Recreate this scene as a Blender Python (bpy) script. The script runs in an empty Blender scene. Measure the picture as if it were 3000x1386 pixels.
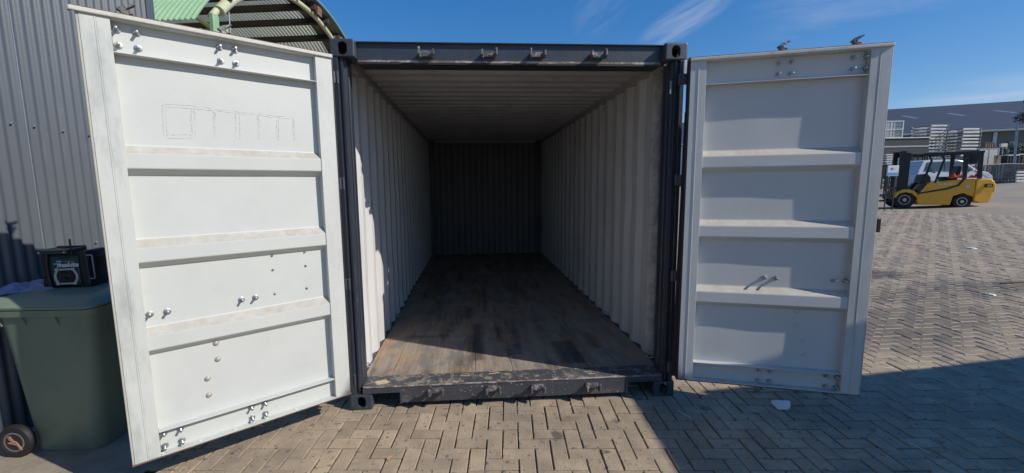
import bpy, bmesh, math, random
from mathutils import Vector, Matrix, noise
R = math.radians
rnd = random.Random(7)
scn = bpy.context.scene
COL = scn.collection
# ------------------------------------------------------------------ camera
FPX, CXO, CYO = 1219.41, -33.03, 0.55          # focal length and principal point in pixels of a 3000 px wide frame
CAM = Vector((-0.3044, -2.9316, 1.6162))
YAW, PIT, ROL = 0.0686, -0.1212, -0.0115
cy, sy, cp, sp = math.cos(YAW), math.sin(YAW), math.cos(PIT), math.sin(PIT)
AF = Vector((sy*cp, cy*cp, sp)); r0 = Vector((cy, -sy, 0)); u0 = r0.cross(AF)
cr, sr = math.cos(ROL), math.sin(ROL)
AR = cr*r0 + sr*u0; AU = -sr*r0 + cr*u0
cam = bpy.data.cameras.new('camera'); camo = bpy.data.objects.new('camera', cam); COL.objects.link(camo)
M = Matrix((AR, AU, -AF)).transposed().to_4x4(); M.translation = CAM; camo.matrix_world = M
cam.sensor_width = 36; cam.lens = 36*FPX/3000
cam.shift_x = -CXO/3000; cam.shift_y = CYO/3000
cam.clip_start = 0.05; cam.clip_end = 3000
scn.camera = camo
def at(px, py, D):                               # world point at depth D behind a photo pixel
    return CAM + D*(AF + ((px-1500-CXO)/FPX)*AR - ((py-693-CYO)/FPX)*AU)
# ------------------------------------------------------------------ light
SUN = Vector((1.26, -0.63, 1.0)).normalized()
el = math.asin(SUN.z); azi = math.atan2(SUN.x, SUN.y)
w = bpy.data.worlds.new('World'); scn.world = w; w.use_nodes = True
nt = w.node_tree; N = nt.nodes; L = nt.links
bg = N['Background']; sky = N.new('ShaderNodeTexSky'); sky.sky_type = 'NISHITA'; sky.sun_disc = False
sky.sun_elevation = el; sky.sun_rotation = azi; sky.air_density = 1.0; sky.dust_density = 0.25; sky.ozone_density = 4.0; sky.altitude = 300
bg.inputs[1].default_value = 0.15
def wisp(prev, p0, p1, wid, amount, fa, fb, lo, hi, seed):
    """thin cloud streaked along the great circle through two view directions"""
    c = (p0+p1).normalized(); t = (p1-p0).normalized(); t = (t-c*t.dot(c)).normalized(); q = c.cross(t); half = (p1-p0).length/2
    tc = N.new('ShaderNodeTexCoord')
    def dotn(v):
        d = N.new('ShaderNodeVectorMath'); d.operation = 'DOT_PRODUCT'; d.inputs[1].default_value = v; L.new(tc.outputs['Generated'], d.inputs[0]); return d.outputs['Value']
    def mth(op, a, b):
        m = N.new('ShaderNodeMath'); m.operation = op
        for k, x in enumerate((a, b)):
            if isinstance(x, (int, float)): m.inputs[k].default_value = x
            else: L.new(x, m.inputs[k])
        return m.outputs[0]
    a, b, f = dotn(t), dotn(q), dotn(c)
    e = mth('ADD', mth('POWER', mth('ABSOLUTE', mth('DIVIDE', a, half*1.25), 0), 2.0), mth('POWER', mth('ABSOLUTE', mth('DIVIDE', b, wid), 0), 2.0))
    mr = N.new('ShaderNodeMapRange'); mr.interpolation_type = 'SMOOTHSTEP'; mr.inputs[1].default_value = 1.0; mr.inputs[2].default_value = 0.0; L.new(e, mr.inputs[0])
    cb_ = N.new('ShaderNodeCombineXYZ'); L.new(mth('MULTIPLY', a, fa), cb_.inputs[0]); L.new(mth('MULTIPLY', b, fb), cb_.inputs[1]); cb_.inputs[2].default_value = seed
    no = N.new('ShaderNodeTexNoise'); no.inputs['Scale'].default_value = 1; no.inputs['Detail'].default_value = 7; no.inputs['Roughness'].default_value = .62; no.inputs['Distortion'].default_value = .5; L.new(cb_.outputs[0], no.inputs[0])
    r2 = N.new('ShaderNodeMapRange'); r2.inputs[1].default_value = lo; r2.inputs[2].default_value = hi; L.new(no.outputs[0], r2.inputs[0])
    g_ = mth('MULTIPLY', mth('MULTIPLY', mr.outputs[0], r2.outputs[0]), mth('GREATER_THAN', f, 0.2)); g2 = mth('MULTIPLY', g_, amount)
    mx = N.new('ShaderNodeMix'); mx.data_type = 'RGBA'; L.new(g2, mx.inputs[0]); L.new(prev, mx.inputs[6]); mx.inputs[7].default_value = (5.2, 6.0, 7.2, 1); return mx.outputs[2]
vd = lambda x, y: (at(x, y, 1)-CAM).normalized()
o = wisp(sky.outputs[0], vd(1880, 130), vd(2150, -30), .035, .4, 5, 42, .36, .66, 3.1)
o = wisp(o, vd(1690, 90), vd(1830, -40), .05, .14, 5, 30, .38, .7, 1.7)
o = wisp(o, vd(2650, 330), vd(3300, 270), .05, .5, 4, 40, .35, .7, 5.2)
o = wisp(o, vd(2200, 60), vd(2900, -60), .10, .22, 3, 22, .42, .8, 8.4)
ga = N.new('ShaderNodeGamma'); ga.inputs[1].default_value = 0.62; L.new(o, ga.inputs[0]); hs = N.new('ShaderNodeHueSaturation'); hs.inputs['Saturation'].default_value = 1.72; hs.inputs['Hue'].default_value = .512; hs.inputs['Value'].default_value = 1.5; L.new(ga.outputs[0], hs.inputs['Color']); L.new(hs.outputs[0], bg.inputs[0])
sd = bpy.data.lights.new('sun', 'SUN'); sd.energy = 4.3; sd.angle = R(0.53); sd.color = (1.0, 0.94, 0.85)
so = bpy.data.objects.new('sun', sd); COL.objects.link(so); so.rotation_euler = SUN.to_track_quat('Z', 'Y').to_euler(); so.location = (0, 0, 20)
scn.view_settings.view_transform = 'Standard'; scn.view_settings.look = 'None'; scn.view_settings.exposure = 0.0; scn.view_settings.gamma = 1

# ------------------------------------------------------------------ materials
def mat(name, col, rough=0.6, metal=0.0, var=0.12, vscale=6.0, bump=0.0, bscale=40.0, dirt=None, dscale=3.0, damt=0.5, dlo=0.5, dhi=0.7, stretch=None, spec=0.5, island=0.0, trans=0.0, speck=None, rvar=0.1):
    m = bpy.data.materials.new(name); m.use_nodes = True
    nt = m.node_tree; n = nt.nodes; l = nt.links; b = n['Principled BSDF']
    b.inputs['Roughness'].default_value = rough; b.inputs['Metallic'].default_value = metal; b.inputs['Specular IOR Level'].default_value = spec
    tc = n.new('ShaderNodeTexCoord'); src = tc.outputs['Object']
    if stretch:
        mp = n.new('ShaderNodeMapping'); mp.inputs['Scale'].default_value = stretch; l.new(src, mp.inputs[0]); srcs = mp.outputs[0]
    else: srcs = src
    no = n.new('ShaderNodeTexNoise'); no.inputs['Scale'].default_value = vscale; no.inputs['Detail'].default_value = 6; no.inputs['Roughness'].default_value = .65; l.new(srcs, no.inputs[0])
    mr = n.new('ShaderNodeMapRange'); mr.inputs[1].default_value = .25; mr.inputs[2].default_value = .75; mr.inputs[3].default_value = 1-var; mr.inputs[4].default_value = 1+var; l.new(no.outputs[0], mr.inputs[0])
    fac = mr.outputs[0]
    if island:
        g = n.new('ShaderNodeNewGeometry'); m3 = n.new('ShaderNodeMapRange'); m3.inputs[3].default_value = 1-island; m3.inputs[4].default_value = 1+island; l.new(g.outputs['Random Per Island'], m3.inputs[0])
        mm = n.new('ShaderNodeMath'); mm.operation = 'MULTIPLY'; l.new(fac, mm.inputs[0]); l.new(m3.outputs[0], mm.inputs[1]); fac = mm.outputs[0]
    vm = n.new('ShaderNodeVectorMath'); vm.operation = 'SCALE'; vm.inputs[0].default_value = col; l.new(fac, vm.inputs['Scale'])
    out = vm.outputs[0]
    def layer(out, c, scale, lo, hi, amt, detail=5, vec=None):
        n2 = n.new('ShaderNodeTexNoise'); n2.inputs['Scale'].default_value = scale; n2.inputs['Detail'].default_value = detail; n2.inputs['Roughness'].default_value = .7; l.new(vec or srcs, n2.inputs[0])
        r2 = n.new('ShaderNodeMapRange'); r2.inputs[1].default_value = lo; r2.inputs[2].default_value = hi; r2.inputs[4].default_value = amt; l.new(n2.outputs[0], r2.inputs[0])
        mx = n.new('ShaderNodeMix'); mx.data_type = 'RGBA'; l.new(r2.outputs[0], mx.inputs[0]); l.new(out, mx.inputs[6]); mx.inputs[7].default_value = (*c, 1)
        return mx.outputs[2]
    if dirt: out = layer(out, dirt, dscale, dlo, dhi, damt)
    if speck: out = layer(out, speck[0], speck[1], speck[2], speck[2]+.04, speck[3], 2, src)
    l.new(out, b.inputs['Base Color'])
    rr = n.new('ShaderNodeMapRange'); rr.inputs[3].default_value = max(0, rough-rvar); rr.inputs[4].default_value = min(1, rough+rvar); l.new(no.outputs[0], rr.inputs[0]); l.new(rr.outputs[0], b.inputs['Roughness'])
    if bump:
        nb = n.new('ShaderNodeTexNoise'); nb.inputs['Scale'].default_value = bscale; nb.inputs['Detail'].default_value = 4; l.new(src, nb.inputs[0])
        bp = n.new('ShaderNodeBump'); bp.inputs['Strength'].default_value = bump; bp.inputs['Distance'].default_value = .01; l.new(nb.outputs[0], bp.inputs['Height']); l.new(bp.outputs[0], b.inputs['Normal'])
    if trans:
        tr = n.new('ShaderNodeBsdfTranslucent'); tr.inputs[0].default_value = (*col, 1); ms = n.new('ShaderNodeMixShader'); ms.inputs[0].default_value = trans
        l.new(b.outputs[0], ms.inputs[1]); l.new(tr.outputs[0], ms.inputs[2]); l.new(ms.outputs[0], n['Material Output'].inputs[0])
    m['out'] = 0
    return m
def mask_paint(m, col, axis_expr, noise_scale=14, amt=.9):
    """mix paint overspray `col` where a linear expression of object coords (ax,ay,az,offset,width) is above 0, broken by noise"""
    nt = m.node_tree; n = nt.nodes; l = nt.links; b = n['Principled BSDF']
    prev = b.inputs['Base Color'].links[0].from_socket
    tc = n.new('ShaderNodeTexCoord'); dt = n.new('ShaderNodeVectorMath'); dt.operation = 'DOT_PRODUCT'; dt.inputs[1].default_value = axis_expr[:3]; l.new(tc.outputs['Object'], dt.inputs[0])
    ad = n.new('ShaderNodeMath'); ad.operation = 'ADD'; l.new(dt.outputs['Value'], ad.inputs[0]); ad.inputs[1].default_value = axis_expr[3]
    no = n.new('ShaderNodeTexNoise'); no.inputs['Scale'].default_value = noise_scale; no.inputs['Detail'].default_value = 8; no.inputs['Roughness'].default_value = .75; l.new(tc.outputs['Object'], no.inputs[0])
    ns = n.new('ShaderNodeMath'); ns.operation = 'MULTIPLY_ADD'; l.new(no.outputs[0], ns.inputs[0]); ns.inputs[1].default_value = axis_expr[4]*2; l.new(ad.outputs[0], ns.inputs[2])
    mr = n.new('ShaderNodeMapRange'); mr.interpolation_type = 'SMOOTHSTEP'; mr.inputs[1].default_value = axis_expr[4]*.5; mr.inputs[2].default_value = axis_expr[4]*1.9; mr.inputs[4].default_value = amt; l.new(ns.outputs[0], mr.inputs[0])
    mx = n.new('ShaderNodeMix'); mx.data_type = 'RGBA'; l.new(mr.outputs[0], mx.inputs[0]); l.new(prev, mx.inputs[6]); mx.inputs[7].default_value = (*col, 1)
    l.new(mx.outputs[2], b.inputs['Base Color'])
ANTH = (.038, .047, .066)
m_white = mat('door_white_paint', (.56, .575, .55), .5, var=.035, vscale=3, bump=.05, bscale=130, dirt=(.44, .455, .43), dscale=2.0, damt=.45, dlo=.52, dhi=.8, speck=((.2, .21, .22), 190, .735, .7))
m_stile = mat('door_white_paint_oversprayed', (.56, .575, .54), .5, var=.05, vscale=5, bump=.05, bscale=120, stretch=(1, 1, .3), dirt=(.27, .30, .28), dscale=7, damt=.75, dlo=.45, dhi=.72, speck=((.15, .16, .17), 190, .72, .8))
m_inner = mat('interior_white_paint', (.33, .315, .30), .6, var=.07, vscale=3, bump=.06, bscale=60, stretch=(1, 1, .3), dirt=(.20, .185, .17), dscale=2, damt=.5, dlo=.5, dhi=.8, speck=((.08, .07, .06), 120, .73, .7))
m_anth = mat('anthracite_paint', ANTH, .42, var=.12, vscale=9, bump=.12, bscale=50, dirt=(.13, .12, .11), dscale=14, damt=.35, dlo=.58, dhi=.75, speck=((.35, .36, .36), 70, .74, .7))
m_sill = mat('worn_sill_steel', (.055, .058, .068), .45, var=.2, vscale=9, bump=.2, bscale=45, dirt=(.20, .15, .12), dscale=9, damt=.6, dlo=.56, dhi=.72, stretch=(.35, 1, 1), speck=((.5, .47, .42), 60, .66, .85))
m_edge = mat('scraped_rusty_edge', (.17, .125, .10), .6, var=.35, vscale=30, bump=.3, bscale=60, dirt=(.45, .42, .40), dscale=22, damt=.9, dlo=.48, dhi=.58, stretch=(.4, 1, 1))
m_black = mat('black_rubber', (.018, .018, .02), .6, var=.2, vscale=20)
m_zinc = mat('zinc_plated_steel', (.42, .43, .45), .46, 1.0, var=.15, vscale=60)
m_galv = mat('galvanised_steel', (.42, .44, .47), .45, .75, var=.15, vscale=12)
m_rust = mat('rusty_steel', (.16, .085, .06), .8, var=.35, vscale=25, bump=.3, bscale=60, dirt=(.32, .24, .2), dscale=14, damt=.6)
m_cast = mat('worn_cam_steel', (.10, .095, .10), .5, .2, var=.3, vscale=40, bump=.4, bscale=70, dirt=(.42, .37, .33), dscale=26, damt=.8, dlo=.52, dhi=.62)
mask_paint(m_anth, (.10, .105, .115), (0, 0, 0, 0, .5), 3, .35)

# ------------------------------------------------------------------ geometry helpers
class MB:
    def __init__(s): s.v = []; s.f = []; s.mi = []; s.cur = 0
    def add(s, vs, fs):
        b = len(s.v); s.v += [tuple(x) for x in vs]
        for f in fs: s.f.append([b+i for i in f]); s.mi.append(s.cur)
        return s
    def box(s, x0, x1, y0, y1, z0, z1, T=None):
        vs = [Vector((x, y, z)) for z in (z0, z1) for y in (y0, y1) for x in (x0, x1)]
        if T: vs = [T(v) for v in vs]
        return s.add(vs, [(0, 2, 3, 1), (4, 5, 7, 6), (0, 1, 5, 4), (2, 6, 7, 3), (0, 4, 6, 2), (1, 3, 7, 5)])
    def prism(s, poly, a0, a1, T):
        """poly in 2D; T(p, q, a) -> 3D; extruded along a"""
        n = len(poly); vs = [T(p, q, a0) for p, q in poly]+[T(p, q, a1) for p, q in poly]
        fs = [tuple(range(n-1, -1, -1)), tuple(range(n, 2*n))]+[(i, (i+1) % n, n+(i+1) % n, n+i) for i in range(n)]
        return s.add(vs, fs)
    def sheet(s, path, a0, a1, T, na=1):
        n = len(path); vs = []
        for k in range(na+1):
            a = a0+(a1-a0)*k/na
            vs += [T(p, q, a) for p, q in path]
        fs = [(k*n+i, k*n+i+1, (k+1)*n+i+1, (k+1)*n+i) for k in range(na) for i in range(n-1)]
        return s.add(vs, fs)
    def tube(s, pts, r, n=10, caps=True):
        pts = [Vector(p) for p in pts]; rs = r if isinstance(r, (list, tuple)) else [r]*len(pts)
        up = None; rings = []
        for i, p in enumerate(pts):
            d = (pts[min(i+1, len(pts)-1)]-pts[max(i-1, 0)]).normalized()
            if up is None:
                up = Vector((0, 0, 1)) if abs(d.z) < .9 else Vector((1, 0, 0))
            a = d.cross(up).normalized(); b = a.cross(d).normalized(); up = b
            rings.append([p+rs[i]*(math.cos(t)*a+math.sin(t)*b) for t in [2*math.pi*k/n for k in range(n)]])
        vs = [v for r_ in rings for v in r_]
        fs = [(i*n+k, i*n+(k+1) % n, (i+1)*n+(k+1) % n, (i+1)*n+k) for i in range(len(pts)-1) for k in range(n)]
        if caps: fs += [tuple(range(n-1, -1, -1)), tuple((len(pts)-1)*n+k for k in range(n))]
        return s.add(vs, fs)
    def lathe(s, prof, n=24, T=None):
        """prof (r, z) list"""
        vs = []; 
        for r_, z in prof: vs += [Vector((r_*math.cos(2*math.pi*k/n), r_*math.sin(2*math.pi*k/n), z)) for k in range(n)]
        if T: vs = [T(v) for v in vs]
        m = len(prof); fs = [(i*n+k, i*n+(k+1) % n, (i+1)*n+(k+1) % n, (i+1)*n+k) for i in range(m-1) for k in range(n)]
        fs += [tuple(range(n-1, -1, -1)), tuple((m-1)*n+k for k in range(n))]
        return s.add(vs, fs)
    def build(s, name, mats, parent=None, bevel=0, smooth=False, recalc=True, seg=2, solid=0, matoff=0, flip=False):
        if flip: s.f = [f[::-1] for f in s.f]
        me = bpy.data.meshes.new(name); me.from_pydata(s.v, [], s.f)
        if not isinstance(mats, (list, tuple)): mats = [mats]
        for m in mats: me.materials.append(m)
        me.polygons.foreach_set('material_index', s.mi)
        if recalc:
            bm = bmesh.new(); bm.from_mesh(me); bmesh.ops.recalc_face_normals(bm, faces=bm.faces); bm.to_mesh(me); bm.free()
        if smooth:
            me.polygons.foreach_set('use_smooth', [True]*len(me.polygons))
            me.set_sharp_from_angle(angle=R(smooth if smooth is not True else 40))
        me.update()
        o = bpy.data.objects.new(name, me); COL.objects.link(o)
        if parent: o.parent = parent
        if solid:
            md = o.modifiers.new('solid', 'SOLIDIFY'); md.thickness = solid; md.offset = -1; md.material_offset = matoff
        if bevel:
            md = o.modifiers.new('bevel', 'BEVEL'); md.width = bevel; md.segments = seg; md.limit_method = 'ANGLE'; md.angle_limit = R(40)
        return o
def tag(o, label=None, cat=None, group=None, kind=None):
    if label: o['label'] = label
    if cat: o['category'] = cat
    if group: o['group'] = group
    if kind: o['kind'] = kind
    return o
def thing(name, label, cat, loc=(0, 0, 0), rz=0, group=None):
    o = bpy.data.objects.new(name, None); COL.objects.link(o); o.location = loc; o.rotation_euler = (0, 0, rz); o.empty_display_size = .2
    return tag(o, label, cat, group)
def copy_tree(o, parent=None):
    kids = list(o.children); c = o.copy(); COL.objects.link(c)
    if parent: c.parent = parent
    for k in kids: copy_tree(k, c)
    return c
XYZ = lambda p, q, a: Vector((p, q, a))

# ------------------------------------------------------------------ ground, paving
def zg(x, y):
    r = max(0.0, x-1.8)
    s = .0435*r if r < 15 else .6525+(r-15)*.062
    if r < 3: s = .0435*r*r/6*1.0+0*r if r < 3 else s
    else: s = .0435*(r-1.5) if r < 15 else .0435*13.5+(r-15)*.066
    return min(s, 1.9)
m_ground = mat('distant_paving', (.33, .27, .20), .85, var=.16, vscale=.8, bump=.3, bscale=9, dirt=(.22, .19, .17), dscale=.35, damt=.6, dlo=.42, dhi=.7, stretch=(1, 1, 1))
m_joint = mat('joint_sand', (.030, .026, .021), .95, var=.4, vscale=30, bump=.4, bscale=80)
m_brick = mat('concrete_paver', (.405, .31, .208), .82, var=.26, vscale=7, bump=.8, bscale=110, island=.16, dirt=(.20, .17, .14), dscale=1.3, damt=.7, dlo=.45, dhi=.72, speck=((.085, .07, .062), 22, .625, .8), rvar=.05)
def brick_extra(m):
    nt = m.node_tree; n = nt.nodes; l = nt.links; b = n['Principled BSDF']
    prev = b.inputs['Base Color'].links[0].from_socket; tc = n.new('ShaderNodeTexCoord')
    # fine grit: light and dark grains
    for scale, lo, hi, c, a in ((260, .56, .68, (.55, .50, .43), .55), (230, .60, .70, (.10, .085, .07), .6), (38, .66, .72, (.11, .09, .08), .6)):
        no = n.new('ShaderNodeTexNoise'); no.inputs['Scale'].default_value = scale; no.inputs['Detail'].default_value = 2
        mp = n.new('ShaderNodeMapping'); mp.inputs['Location'].default_value = (scale, 3, 1); l.new(tc.outputs['Object'], mp.inputs[0]); l.new(mp.outputs[0], no.inputs[0])
        r2 = n.new('ShaderNodeMapRange'); r2.inputs[1].default_value = lo; r2.inputs[2].default_value = hi; r2.inputs[4].default_value = a; l.new(no.outputs[0], r2.inputs[0])
        mx = n.new('ShaderNodeMix'); mx.data_type = 'RGBA'; l.new(r2.outputs[0], mx.inputs[0]); l.new(prev, mx.inputs[6]); mx.inputs[7].default_value = (*c, 1); prev = mx.outputs[2]
    # oil stains at their own places (x, y, radius x, radius y, strength)
    for sx, sy_, rx, ry, a in ((.22, -.43, .05, .06, .7), (.66, -.30, .035, .03, .5), (6.1, 3.25, .75, .42, .8), (6.0, 2.2, 1.9, .6, .5), (4.7, 1.3, 1.5, .7, .5), (7.6, 2.1, 1.2, .5, .4), (3.9, .75, .9, .4, .35), (1.35, -.2, .05, .04, .6), (.47, -.62, .05, .03, .5), (.35, -.24, .12, .05, .35), (-.45, -.75, .06, .03, .4)):
        mp = n.new('ShaderNodeMapping'); mp.inputs['Location'].default_value = (-sx/rx, -sy_/ry, 0); mp.inputs['Scale'].default_value = (1/rx, 1/ry, 0); l.new(tc.outputs['Object'], mp.inputs[0])
        ln = n.new('ShaderNodeVectorMath'); ln.operation = 'LENGTH'; l.new(mp.outputs[0], ln.inputs[0])
        no = n.new('ShaderNodeTexNoise'); no.inputs['Scale'].default_value = 1.2/min(rx, ry); no.inputs['Detail'].default_value = 5; l.new(tc.outputs['Object'], no.inputs[0])
        ad = n.new('ShaderNodeMath'); ad.operation = 'ADD'; l.new(ln.outputs['Value'], ad.inputs[0]); l.new(no.outputs[0], ad.inputs[1])
        r2 = n.new('ShaderNodeMapRange'); r2.interpolation_type = 'SMOOTHSTEP'; r2.inputs[1].default_value = 1.55; r2.inputs[2].default_value = .95; r2.inputs[3].default_value = 0; r2.inputs[4].default_value = a; l.new(ad.outputs[0], r2.inputs[0])
        mx = n.new('ShaderNodeMix'); mx.data_type = 'RGBA'; l.new(r2.outputs[0], mx.inputs[0]); l.new(prev, mx.inputs[6]); mx.inputs[7].default_value = (.06, .053, .05, 1); prev = mx.outputs[2]
    # worn pale edges: the bevels of each block stay lighter than its stained top
    ge = n.new('ShaderNodeNewGeometry'); sp_ = n.new('ShaderNodeSeparateXYZ'); l.new(ge.outputs['True Normal'], sp_.inputs[0])
    r3 = n.new('ShaderNodeMapRange'); r3.inputs[1].default_value = .96; r3.inputs[2].default_value = .80; r3.inputs[3].default_value = 0; r3.inputs[4].default_value = .75; l.new(sp_.outputs[2], r3.inputs[0])
    sx3 = n.new('ShaderNodeSeparateXYZ'); l.new(tc.outputs['Object'], sx3.inputs[0]); r4 = n.new('ShaderNodeMapRange'); r4.inputs[1].default_value = 2.2; r4.inputs[2].default_value = 3.6; l.new(sx3.outputs[0], r4.inputs[0]); m4 = n.new('ShaderNodeMath'); m4.operation = 'MULTIPLY'; l.new(r3.outputs[0], m4.inputs[0]); l.new(r4.outputs[0], m4.inputs[1])
    mx = n.new('ShaderNodeMix'); mx.data_type = 'RGBA'; l.new(m4.outputs[0], mx.inputs[0]); l.new(prev, mx.inputs[6]); mx.inputs[7].default_value = (.50, .44, .35, 1); prev = mx.outputs[2]
    l.new(prev, b.inputs['Base Color'])
brick_extra(m_brick)
# one sheet to the horizon
xs = [-400, -120, -40, -15, -8, -3, 0, 1.8]+[1.8+.75*k for k in range(1, 25)]+[22, 26, 30, 35, 45, 60, 100, 200, 500]
ys = [-400, -100, -30, -10, -4, 0, 5, 10, 15, 20, 30, 60, 120, 500]
g = MB(); nx = len(xs)
g.add([(x, y, zg(x, y)-.016) for y in ys for x in xs], [(j*nx+i, j*nx+i+1, (j+1)*nx+i+1, (j+1)*nx+i) for j in range(len(ys)-1) for i in range(nx-1)])
gr = g.build('ground', m_ground, recalc=False, smooth=True); tag(gr, kind='structure')
# herringbone pavers, each its own bevelled block
AX, AY, ANG = -.26, -.72, R(-5)
ca, sa = math.cos(ANG), math.sin(ANG)
def lat(i, j): return (AX+.1*(i*ca-j*sa), AY+.1*(i*sa+j*ca))
XL = -2.22
pv = MB(); jt = MB()
def keep(cx_, cy_):
    if not (XL < cx_ < 16 and -4.2 < cy_ < 15): return False
    if -1.1 < cx_ < 1.1 and cy_ > .5: return False
    if cx_ < -1.1 and cy_ > 3: return False
    d = Vector((cx_, cy_, 0))-CAM; z = d.dot(AF); x = d.dot(AR)
    if cy_ > 3 and z > .3 and x/z > 1.75: return False
    return True
for i in range(-60, 190):
    for j in range(-60, 190):
        k = (i-j) % 4
        if k == 0: bx = (i, j, i+2, j+1)
        elif k == 3: bx = (i, j, i+1, j+2)
        else: continue
        cx_, cy_ = lat((bx[0]+bx[2])/2, (bx[1]+bx[3])/2)
        if not keep(cx_, cy_): continue
        if cx_ > 9 and rnd.random() < 0: continue
        far = cx_ > 6
        gp = .066 if cx_ > 1.0 else .072
        gp *= rnd.uniform(.7, 1.3)
        gx = gp*(rnd.random()*.6+.1); gy = gp*rnd.uniform(.2, .55)
        dz = rnd.uniform(-.0022, .0022)*(2.0 if cx_ > 2 else 1); tx = rnd.gauss(0, .006)*(1.8 if cx_ > 2 else 1); ty = rnd.gauss(0, .006)*(1.8 if cx_ > 2 else 1)
        bv = .035 if cx_ < 2.5 else .05
        vs = []
        for (inn, zz) in ((0, -.03), (0, -bv*.1), (bv, 0)):
            for (a, b) in ((bx[0]+gx+inn, bx[1]+gy+inn), (bx[2]-gp*.7-inn, bx[1]+gy+inn), (bx[2]-gp*.7-inn, bx[3]-gy-inn), (bx[0]+gx+inn, bx[3]-gy-inn)):
                X, Y = lat(a, b); vs.append((X, Y, zg(X, Y)+zz+dz+tx*(X-cx_)+ty*(Y-cy_)+(rnd.uniform(-.0006, .0006) if zz == 0 else 0)))
        fs = [(0, 1, 5, 4), (1, 2, 6, 5), (2, 3, 7, 6), (3, 0, 4, 7), (4, 5, 9, 8), (5, 6, 10, 9), (6, 7, 11, 10), (7, 4, 8, 11), (8, 9, 10, 11)]
        if far: fs = fs[4:]
        pv.add(vs, fs)
po = pv.build('paving', m_brick, recalc=False); tag(po, kind='structure')
xs2 = [XL-.05, 1.8]+[1.8+.75*k for k in range(1, 20)]; ys2 = [-4.4, 0, 5, 10, 15.2]; nx = len(xs2)
jt.add([(x, y, zg(x, y)-.0145) for y in ys2 for x in xs2], [(j*nx+i, j*nx+i+1, (j+1)*nx+i+1, (j+1)*nx+i) for j in range(len(ys2)-1) for i in range(nx-1)])
tag(jt.build('joint_sand', m_joint, recalc=False, smooth=True), kind='structure')
# sandy concrete strip along the grey shed
m_conc = mat('sandy_concrete', (.32, .27, .21), .9, var=.2, vscale=4, bump=.6, bscale=24, dirt=(.16, .14, .12), dscale=5, damt=.55, speck=((.5, .45, .36), 60, .68, .8))
cs = MB(); n1, n2 = 22, 60
vs = []
for a in range(n1):
    for b in range(n2):
        x = -3.36+(XL+3.36)*a/(n1-1); y = -4.4+8.2*b/(n2-1); vs.append((x, y, .002+rnd.uniform(-.004, .004)))
cs.add(vs, [(a*n2+b, (a+1)*n2+b, (a+1)*n2+b+1, a*n2+b+1) for a in range(n1-1) for b in range(n2-1)])
tag(cs.build('concrete_strip', m_conc, recalc=False, smooth=80), kind='structure')

# ------------------------------------------------------------------ the open container
C0 = thing('shipping_container', 'open anthracite steel shipping container with both end doors swung wide, white inside', 'shipping container')
def bool_cut(o, cutters):
    dg = bpy.context.evaluated_depsgraph_get()
    for c in cutters:
        md = o.modifiers.new('b', 'BOOLEAN'); md.operation = 'DIFFERENCE'; md.object = c; md.solver = 'EXACT'
    dg = bpy.context.evaluated_depsgraph_get(); dg.update()
    me = bpy.data.meshes.new_from_object(o.evaluated_get(dg)); o.modifiers.clear(); o.data = me
    for c in cutters: bpy.data.objects.remove(c)
def stad(hw, hh, n=8):
    p = []; r = hw*.95
    for k in range(4):
        cx_ = (hw-r)*(1 if k in (0, 3) else -1); cz_ = (hh-r)*(1 if k < 2 else -1)
        for q in range(n): t = math.pi/2*(k+q/(n-1)); p.append((cx_+r*math.cos(t), cz_+r*math.sin(t)))
    return p
cb = MB(); cb.box(0, .162, 0, .178, 0, .118); cast = cb.build('corner_casting', m_anth, bevel=.012, seg=3)
cut = []
c = MB(); c.box(.02, .142, .022, .156, .02, .098); cut.append(c.build('c', m_anth))
c = MB(); c.prism(stad(.031, .042), -.05, .06, lambda p, q, a: Vector((.085+p, a, .061+q))); cut.append(c.build('c', m_anth))
c = MB(); c.prism(stad(.031, .036), -.05, .06, lambda p, q, a: Vector((a, .095+p, .061+q))); cut.append(c.build('c', m_anth))
c = MB(); c.prism(stad(.03, .06), .08, .2, lambda p, q, a: Vector((.085+p, .09+q, a))); cut.append(c.build('c', m_anth))
bool_cut(cast, cut)
cast.parent = C0
def mirrored(me, fx, fy_, fz):
    m2 = me.copy(); m2.transform(Matrix.Diagonal((fx, fy_, fz, 1)))
    if fx*fy_*fz < 0: m2.flip_normals()
    return m2
base = cast.data
first = True
for sx in (-1, 1):
    for yy in (0, 6.058):
        for zz in (0, 2.591):
            me = mirrored(base, -sx, 1 if yy == 0 else -1, 1 if zz == 0 else -1)
            if first: ob = cast; ob.data = me; first = False
            else: ob = cast.copy(); ob.data = me; COL.objects.link(ob)
            ob.location = (1.219*sx, yy, zz)
# posts: side s
prof = [(1.200, .004), (1.200, .178), (1.170, .178), (1.128, .178), (1.128, .118), (1.136, .112), (1.136, .095), (1.128, .090), (1.128, .052), (1.140, .050), (1.140, .020), (1.158, .020), (1.158, .036), (1.170, .036), (1.170, .004)]
m_post = mat('post_paint', (.034, .040, .054), .36, var=.15, vscale=8, bump=.15, bscale=40, stretch=(1, 1, .2), dirt=(.17, .14, .12), dscale=14, damt=.5, dlo=.6, dhi=.7)
for s in (-1, 1):
    p = MB(); p.prism(prof, .118, 2.473, lambda a, b, z, s=s: Vector((s*a, b, z))); p.build('corner_post', m_post, C0, bevel=.003)
    p = MB(); p.box(s*1.06, s*1.218, 5.88, 6.05, .118, 2.473); p.build('corner_post', m_anth, C0, bevel=.003)
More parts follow.
